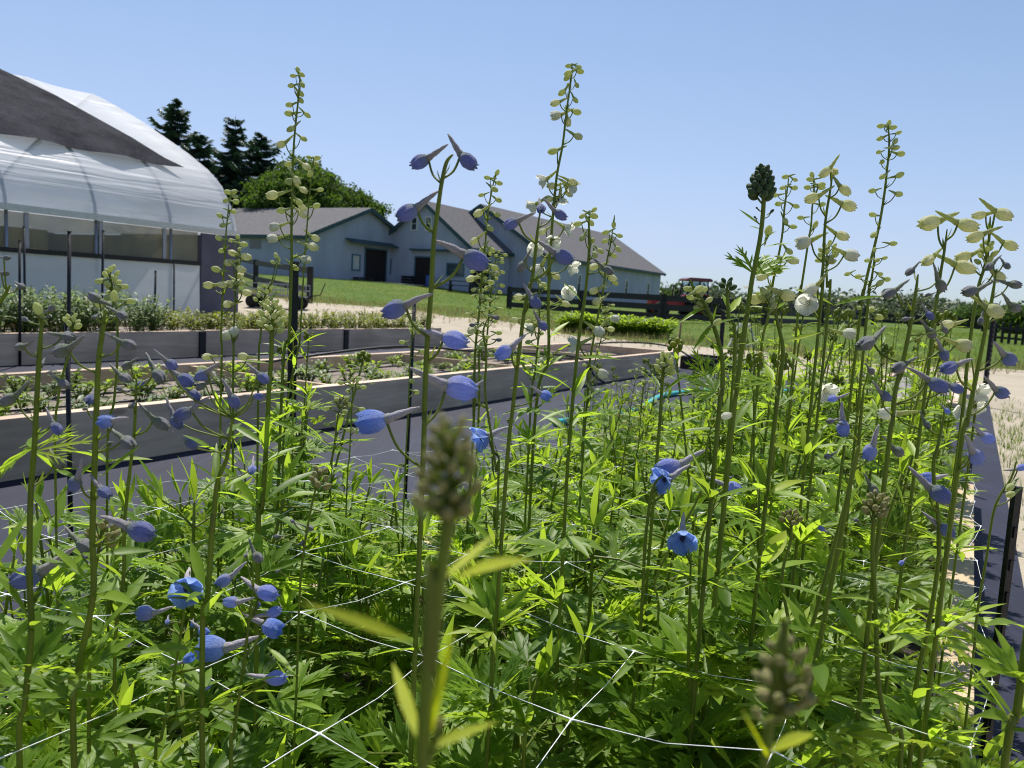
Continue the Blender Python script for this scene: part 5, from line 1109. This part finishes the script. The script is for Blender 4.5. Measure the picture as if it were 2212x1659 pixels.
plant('branching delphinium with violet blue spurred buds, left of the thick green stem', .62,
 [('C5', [(560,700),(525,950),(510,1060),(440,1230),(415,1400),(392,1655)]), ('B1', [(1190,250),(1160,700),(1130,1000)])],
 [('A5', [(1320,600,1205,478,'p'),(1430,718,1255,588,'p'),(1500,838,1355,730,'p'),(1560,682,1705,560,'p'),(1550,772,1650,690,'g'),(1410,982,1600,845,'p'),(1365,1040,1250,870,'p'),(1805,880,1740,695,'p'),(1990,845,1868,832,'p'),(2030,705,1905,575,'p'),(1470,1215,1355,1100,'p'),(1945,1410,1890,1280,'bf')])], .0042, .0022, 8, (.42, .75), .075, lv=[('C5', 430,1225,420,900,1,.07),('C5', 420,1225,200,1050,1,.07),('C5', 430,1220,560,1170,1,.09),('C5', 510,860,630,770,1,.1)], group=BG)
plant('tall leafy delphinium with a small green bud tip, behind the second thick stem at left', .9, [('B7', [(632,160),(650,250),(675,400),(680,620),(660,900),(620,1250)])], [], .0035, .002, 6, (.42, .8), .065, heads=[('B7', 640, 200, 60, 130, 12, .009, 's')], auto=(6, .15, .3, .009, .010, 's'), group='green budded delphiniums in the bed')
plant('small leafy delphinium with a yellowish bud tip, between the two thick left stems', .8, [('B7', [(415,430),(405,600),(370,720),(335,900),(320,1300)])], [], .003, .002, 7, (.42, .82), .065, heads=[('B7', 415, 445, 50, 70, 9, .007, 's')], group='green budded delphiniums in the bed')
plant('delphinium with teal green buds cut by the left picture edge', .6, [('B7', [(60,225),(20,300),(-60,420),(-90,800)])], [('B7', [(40,70,-30,60,'g'),(30,160,-40,140,'g'),(125,235,50,195,'g')])], .0035, .002, 4, (.45, .8), .07, group=BG)
plant('blue delphinium with open bright blue flowers low at left, left of the lavender pair', .64,
 [('B1', [(1060,560),(1020,850),(960,1200),(900,1500),(868,1655)])],
 [('B1', [(1040,665,930,608,'oof'),(820,795,965,765,'bl'),(935,842,900,800,'bf'),(1075,860,1040,820,'of'),(1135,895,1060,830,'ol'),(1195,990,1435,945,'ol'),(1050,1050,960,1090,'ol'),(1130,1195,985,1190,'b')])], .0026, .0015, 5, (.42, .6), .06, group=BG)
plant('blue delphinium with a fan of lavender blue buds low at left of centre', .62,
 [('B1', [(1420,620),(1390,850),(1360,1100),(1310,1450),(1290,1655)])],
 [('B1', [(1250,612,1368,530,'b'),(1495,682,1290,635,'b'),(1290,732,1435,705,'b'),(1445,748,1400,720,'bf'),(1530,788,1400,818,'b'),(1515,872,1350,800,'ol'),(1545,1158,1350,1160,'b'),(1440,482,1368,388,'g'),(1372,472,1390,430,'gf')])], .0028, .0016, 5, (.42, .6), .06, group=BG)
plant('thin delphinium stem with small pale buds, below the lavender fan at left of centre', .72, [('B1', [(1790,30),(1740,200),(1680,600),(1660,1150),(1640,1655)])], [('B1', [(1635,280,1680,300,'g'),(1730,318,1660,290,'g'),(1545,365,1600,360,'g'),(1690,400,1640,420,'g'),(1550,560,1580,540,'g')])], .003, .0016, 6, (.42, .65), .06, heads=[('B1', 1785, 50, 80, 110, 10, .008, 'k')], group='green budded delphiniums in the bed')
plant('delphinium with a green bud cluster left of the drooping violet flower', .62, [('B1', [(570,300),(555,420),(520,650),(500,1000)])], [], .003, .0018, 4, (.45, .62), .06, heads=[('B1', 570, 360, 130, 130, 12, .009, 'k')], group='green budded delphiniums in the bed')
# ---- the two heads close to the lens
plant('large blurred olive bud head very close to the lens at the bottom centre', .14,
 [('F', [(975,960),(968,1130),(950,1250),(930,1450),(912,1659)])], [('F', [(900,1080,925,1130,'k'),(950,1560,925,1600,'k')])], .0024, .0020, 0, heads=[('F', 968, 1015, 112, 210, 44, .0027, 'k')],
 lv=[('F', 890,1385,645,1300,1,.07),('F', 985,1250,1170,1175,1,.05),('F', 960,1250,1075,1150,1,.045),('F', 925,1620,1085,1540,1,.07),('F', 905,1600,848,1430,1,.035),('F', 930,1590,965,1370,1,.045)], wood='stem', sz=.006, leafm='leaf_yellow', group='blurred bud heads close to the lens')
plant('smaller blurred olive bud head close to the lens, lower right of centre', .175,
 [('F', [(1696,1485),(1680,1560),(1650,1659)])], [('F', [(1635,1540,1660,1580,'k')])], .0022, .0016, 0, heads=[('F', 1695, 1465, 105, 150, 26, .0034, 'k')], lv=[('F', 1662,1625,1775,1560,1,.05),('F', 1658,1640,1600,1530,1,.05)], leafm='leaf_yellow', group='blurred bud heads close to the lens')

# ------------------------------------------------------------------ the leafy plants that fill the bed
def leafy_tree(seed, h, nl, spread, size, shoots, mkey='leaf', q0=.22):
    rnd = random.Random(seed); t = thing('leafy_delphinium', (0, 0, 0), 'leafy delphinium plant without flowers in the dense green bed', 'plant', 'leafy delphiniums filling the bed', 0)
    mb = MB(); sb = MB(); sb.tone = .5
    ns = rnd.randint(3, 4)
    for s_ in range(ns):
        a = 2 * PI * s_ / ns + rnd.random(); lean = rnd.uniform(.15, .5) * spread; hh = h * rnd.uniform(.75, 1.0)
        pts = [Vector((.02 * math.cos(a), .02 * math.sin(a), 0)), Vector((lean * .5 * math.cos(a), lean * .5 * math.sin(a), hh * .5)), Vector((lean * math.cos(a), lean * math.sin(a), hh))]
        sp_ = smooth_path(pts, 6); sb.tube(sp_, [.0034 - .0018 * i / len(sp_) for i in range(len(sp_))], 6)
        for k in range(nl):
            q = q0 + (1 - q0) * (k + rnd.random()) / nl; p = sp_[min(len(sp_) - 1, int(q * (len(sp_) - 1)))]
            az = k * 2.4 + a + rnd.uniform(-.5, .5); sz_ = size * (1.15 - .4 * q) * rnd.uniform(.8, 1.2)
            stalk_leaf(mb, sb, p, az, rnd.uniform(.1, .85), spread * (.75 - .5 * q) * rnd.uniform(.7, 1.2), sz_, rnd, rnd.choice((5, 5, 7)) if q < .8 else 3, 2 if q < .9 else 1, 3, .125)
        for k in range(3): 
            d = Vector((rnd.uniform(-.5, .5), rnd.uniform(-.5, .5), 1)); mb.tone = rnd.random(); lance(mb, sp_[-1], d, Vector((rnd.uniform(-1, 1), rnd.uniform(-1, 1), .2)), size * rnd.uniform(.5, .8), size * .055, .2, .3, 4)
    for s_ in range(shoots):
        a = rnd.uniform(0, 6.3); hh = min(.92, h * rnd.uniform(1.15, 1.42)); pts = [Vector((0, 0, 0)), Vector((.03 * math.cos(a), .03 * math.sin(a), hh * .6)), Vector((.06 * math.cos(a), .06 * math.sin(a), hh))]
        sp_ = smooth_path(pts, 8); sb.tube(sp_, [.0024 - .0012 * i / len(sp_) for i in range(len(sp_))], 6)
        for k in range(7):
            q = .55 + .42 * k / 6; p = sp_[int(q * (len(sp_) - 1))]; stalk_leaf(mb, sb, p, k * 2.4 + a, rnd.uniform(.3, 1.0), .012, size * (1.0 - .5 * q) * rnd.uniform(.8, 1.2), rnd, 3 if q < .8 else 1, 1, 3, .10)
        for k in range(9):
            az = k * 2.4; c = sp_[-1] + Vector((math.cos(az) * .008, math.sin(az) * .008, .002 * k)); sb.tone = rnd.random(); sb.blob(c, .0042, .0042, .0058, 6, 4)
    sb.build('stem', M['stem'], t); mb.build('leaves', M[mkey], t); return t
protos = [leafy_tree(s_, h, n_, sp_, z_, sh) for s_, h, n_, sp_, z_, sh in ((1, .64, 14, .16, .075, 0), (2, .61, 15, .17, .080, 0), (3, .66, 14, .15, .070, 2), (4, .60, 15, .18, .085, 0), (5, .65, 14, .16, .066, 1), (6, .63, 14, .17, .078, 1))] + [leafy_tree(7, .86, 17, .12, .066, 1, 'leaf', .45), leafy_tree(8, .80, 16, .13, .072, 2, 'leaf', .45)]
rnd = random.Random(77); spots = []
u = 0.35
while u < 4.7:
    v = -1.50
    while v < 0.03:
        if v > -.1: v = -.015
        uu, vv = u + rnd.uniform(-.07, .07), v + rnd.uniform(-.07, .07); p = W(uu, vv)
        if p.y > 0.62 and -0.78 * p.y - .25 < p.x < 0.75 * p.y + .25: spots.append((uu, vv, p))
        v += 0.195
    u += 0.20 if u < 3 else .23
used = set()
for i, (uu, vv, p) in enumerate(spots):
    d = p.y
    if abs(p.x - at(1290, 1400, 1.7).x) < .13 and abs(d - 1.75) < .16: continue       # the gap that shows the cross board
    k = rnd.randrange(6)
    if d < 1.15 and k in (2, 4, 5) : k = rnd.choice((0, 1, 3))
    pxx = CX + p.x / d * FPX
    cf = [(0, .25), (90, .31), (360, .31), (440, .16), (670, .16), (740, .27), (1040, .27), (1240, .14), (1500, .13), (1650, .06), (9999, .06)]      # leaves thin out towards the fabric path
    px_ = max(0, pxx); q0 = next(q for q in range(10) if cf[q + 1][0] >= px_); f_ = (px_ - cf[q0][0]) / (cf[q0 + 1][0] - cf[q0][0])
    zlim = 1.05 - (cf[q0][1] + (cf[q0 + 1][1] - cf[q0][1]) * f_) * d
    if d > .8 and rnd.random() < (.50 if pxx > 1560 else .35 if 430 < pxx < 680 else 0): k = rnd.choice((6, 7)); zlim += .25 if pxx > 1500 else .08
    elif k in (2, 4, 5) and pxx < 1580 and d < 2.4: k = rnd.choice((0, 1, 3))
    if zlim < .16: continue
    o = protos[k] if k not in used else copy_tree(protos[k]); used.add(k)
    edge = min(1, (vv + 1.62) / .45)
    s_ = rnd.uniform(.92, 1.16) * (0.82 + .18 * edge)
    if d > 3.2: s_ *= 0.92
    zs = min(s_ * (1.0 if d > 1.0 else .92) * (1.12 if pxx > 1600 and 1.2 < d < 3 else 1), (zlim - .06) / (.64, .61, .72, .60, .70, .68, .90, .86)[k])
    if k in (2, 4, 5, 6, 7): zs = min(zs, 1.02 if pxx > 1600 else .88)
    if zs < .45: s_ *= .8
    o.location = (p.x, p.y, .06); o.rotation_euler = (rnd.uniform(-.12, .12), rnd.uniform(-.12, .12), rnd.uniform(0, 6.28)); o.scale = (s_ * 1.05, s_ * 1.05, zs)
for k in range(8):
    if k not in used:
        for ch in list(protos[k].children): bpy.data.objects.remove(ch)
        bpy.data.objects.remove(protos[k])

# ------------------------------------------------------------------ white netting stretched over the bed
u0, v0 = UV(-.194, .806); ZN = EYE - .345; cell = .1525
mb = MB(); rnd = random.Random(4)
nv = [v0 + cell * k for k in range(-7, 5) if -1.3 < v0 + cell * k < .16]; nu = [u0 + cell * k for k in range(-2, 16)]
jit = {}
for i, u in enumerate(nu):
    for j, v in enumerate(nv):
        p = W(u + rnd.uniform(-.012, .012), v + rnd.uniform(-.012, .012)); p.z = ZN - .055 * max(0, u - 1.0) + rnd.uniform(-.012, .012) - (.02 if u > 1 else 0); jit[i, j] = p
for i in range(len(nu)):
    for j in range(len(nv)):
        for di, dj in ((1, 0), (0, 1)):
            if (i + di, j + dj) in jit:
                a, c = jit[i, j], jit[i + di, j + dj]; m_ = (a + c) / 2 - UPV * rnd.uniform(.002, .008)
                mb.tube([a, a.lerp(m_, .18), m_, c.lerp(m_, .18), c], [.0009, .0004, .00034, .0004, .0009], 5, False)
        mb.blob(jit[i, j], .0021, .0021, .001, 6, 4)
b0 = W(3, -.8, ZN)
for k in range(len(mb.v)): mb.v[k] = (mb.v[k][0] - b0.x, mb.v[k][1] - b0.y, mb.v[k][2] - b0.z)
tag(mb.build('trellis_netting', M['net'], None, b0), 'white plastic support netting of square cells stretched through the delphinium bed', 'netting')

# ------------------------------------------------------------------ small plants of the other beds
def bushlet(name, label, cat, group, seed, h, r_, n, leaf, mkey, style):
    rnd = random.Random(seed); t = thing(name, (0, 0, 0), label, cat, group, 0); sb = MB(); mb = MB()
    for k in range(n):
        a = rnd.uniform(0, 6.3); q = rnd.uniform(0, 1) ** .6 * r_; tip = Vector((math.cos(a) * q, math.sin(a) * q, h * rnd.uniform(.7, 1.05))); b_ = tip * .25; b_.z = 0
        sb.tone = .4; sb.tube([b_, b_.lerp(tip, .5) + Vector((0, 0, h * .08)), tip], [.004, .003, .002], 4, False)
        m_ = 9 if style == 'whorl' else 6
        for i in range(m_):
            p = b_.lerp(tip, .25 + .75 * i / m_); az = i * 2.4 + a; el = rnd.uniform(.1, .9); d = Vector((math.cos(az) * math.cos(el), math.sin(az) * math.cos(el), math.sin(el))); mb.tone = rnd.random()
            lance(mb, p, d, UPV + d.orthogonal() * .01 if abs(d.z) < .95 else Vector((1, 0, 0)), leaf * rnd.uniform(.6, 1.2), leaf * (.24 if style == 'whorl' else .26), .25, .3, 3)
    sb.build('stem', M['stem'], t); mb.build('leaves', M[mkey], t); return t
def scatter(protos, pts, rnd, smin=.85, smax=1.15):
    used = set()
    for p in pts:
        k = rnd.randrange(len(protos)); o = protos[k] if k not in used else copy_tree(protos[k]); used.add(k)
        s_ = rnd.uniform(smin, smax); o.location = p; o.rotation_euler = (0, 0, rnd.uniform(0, 6.28)); o.scale = (s_, s_, s_ * rnd.uniform(.9, 1.1))
    for k in range(len(protos)):
        if k not in used:
            for ch in list(protos[k].children): bpy.data.objects.remove(ch)
            bpy.data.objects.remove(protos[k])
rnd = random.Random(12)
pr = [bushlet('snapdragon', 'upright bushy grey green plant in the back plank bed beside the greenhouse', 'plant', 'bushy plants in the back plank bed', 40 + k, 0.47, .24, 19, .08, 'grey_leaf', 'whorl') for k in range(3)]
scatter(pr, [W(u_ + rnd.uniform(-.1, .1), v_ + rnd.uniform(-.1, .1), .26) for u_ in [x * .31 for x in range(-2, 22)] for v_ in (-9.9, -9.6, -9.3, -9.0, -8.75)], rnd)
pr = [bushlet('marigold', 'low yellow green plant at the right end of the back plank bed', 'plant', 'yellow green plants in the back plank bed', 50 + k, .27, .2, 13, .07, 'leaf_olive', 'x') for k in range(3)]
scatter(pr, [W(u_ + rnd.uniform(-.1, .1), v_ + rnd.uniform(-.1, .1), .26) for u_ in [6.9 + x * .34 for x in range(0, 16)] for v_ in (-9.9, -9.4, -8.95, -8.65)], rnd)
pr = [bushlet('seedling', 'small green seedling in the long front plank bed', 'plant', 'seedlings in the front plank bed', 60 + k, .13, .10, 10, .055, ('leaf_pale', 'leaf', 'grey_leaf')[k], 'x') for k in range(3)]
scatter(pr, [W(u_ + rnd.uniform(-.08, .08), v_ + rnd.uniform(-.08, .08), .17) for u_ in [-1 + x * .36 for x in range(0, 31)] for v_ in (-5.35, -5.05, -4.75, -4.45, -4.15) if rnd.random() < (.95 if u_ < 5 else .6)], rnd, .6, 1.3)
pr = [bushlet('hedge_shrub', 'low bright green shrub in the short row beyond the sand', 'shrub', 'green shrubs in a row beyond the sand', 70 + k, .52, .36, 46, .13, 'leaf', 'x') for k in range(3)]
pts = []
for k in range(13):
    for r_ in range(2):
        q = gp(1212 + 17.5 * k + 8 * r_, 22.8 + .7 * r_ - .06 * k); pts.append(q)
scatter(pr, pts, rnd, .8, 1.05)
# plants beyond the fabric on the right, wild grass and weeds
def tufts(name, n, where, h, mkey, seed):
    rnd = random.Random(seed); mb = MB()
    for _ in range(n):
        p, hh = where(rnd); hh *= h * rnd.uniform(.5, 1.3)
        for k in range(4):
            a = rnd.uniform(0, 6.3); d = Vector((math.cos(a), math.sin(a), 0)); w_ = d.orthogonal().normalized() * hh * .05; mb.tone = rnd.random(); c = p + d * .02
            mb.face(mb.vert(c - w_), mb.vert(c + w_), mb.vert(c + d * hh * rnd.uniform(.15, .6) + UPV * hh))
    return tag(mb.build(name, M[mkey]), {'dry_grass': 'dry yellow grass fringing the far edge of the sand', 'field_grass': 'short green grass of the lawn and the field', 'path_grass': 'thin grass tufts on the sand right of the flower bed'}[name], 'grass', kind='stuff')
def w1(r):
    v = r.uniform(-46, 22); far = 19.0 + 4.6 * sm((-v - 5) / 14) + 8 * sm((v + 2) / 12) + .5 * math.sin(v * .9); u = far + r.gauss(0.8, 1.3); p = W(u, v); p.z = H(u, v); return p, 1
tufts('dry_grass', 7000, w1, .16, 'drygrass', 5)
def w2(r):
    u, v = r.uniform(20, 52), r.uniform(-45, 25); p = W(u, v); p.z = H(u, v)
    far = 19.0 + 4.6 * sm((-v - 5) / 14) + 8 * sm((v + 2) / 12)
    return (p, 1) if u > far + .5 else (p - UPV, .1)
tufts('field_grass', 26000, w2, .10, 'grass', 6)
def w3(r):
    u, v = r.gauss(7.6, 1.9), abs(r.gauss(0, .3)) + .28; p = W(u, v); p.z = 0; return p, 1
tufts('path_grass', 420, w3, .065, 'grass', 7)
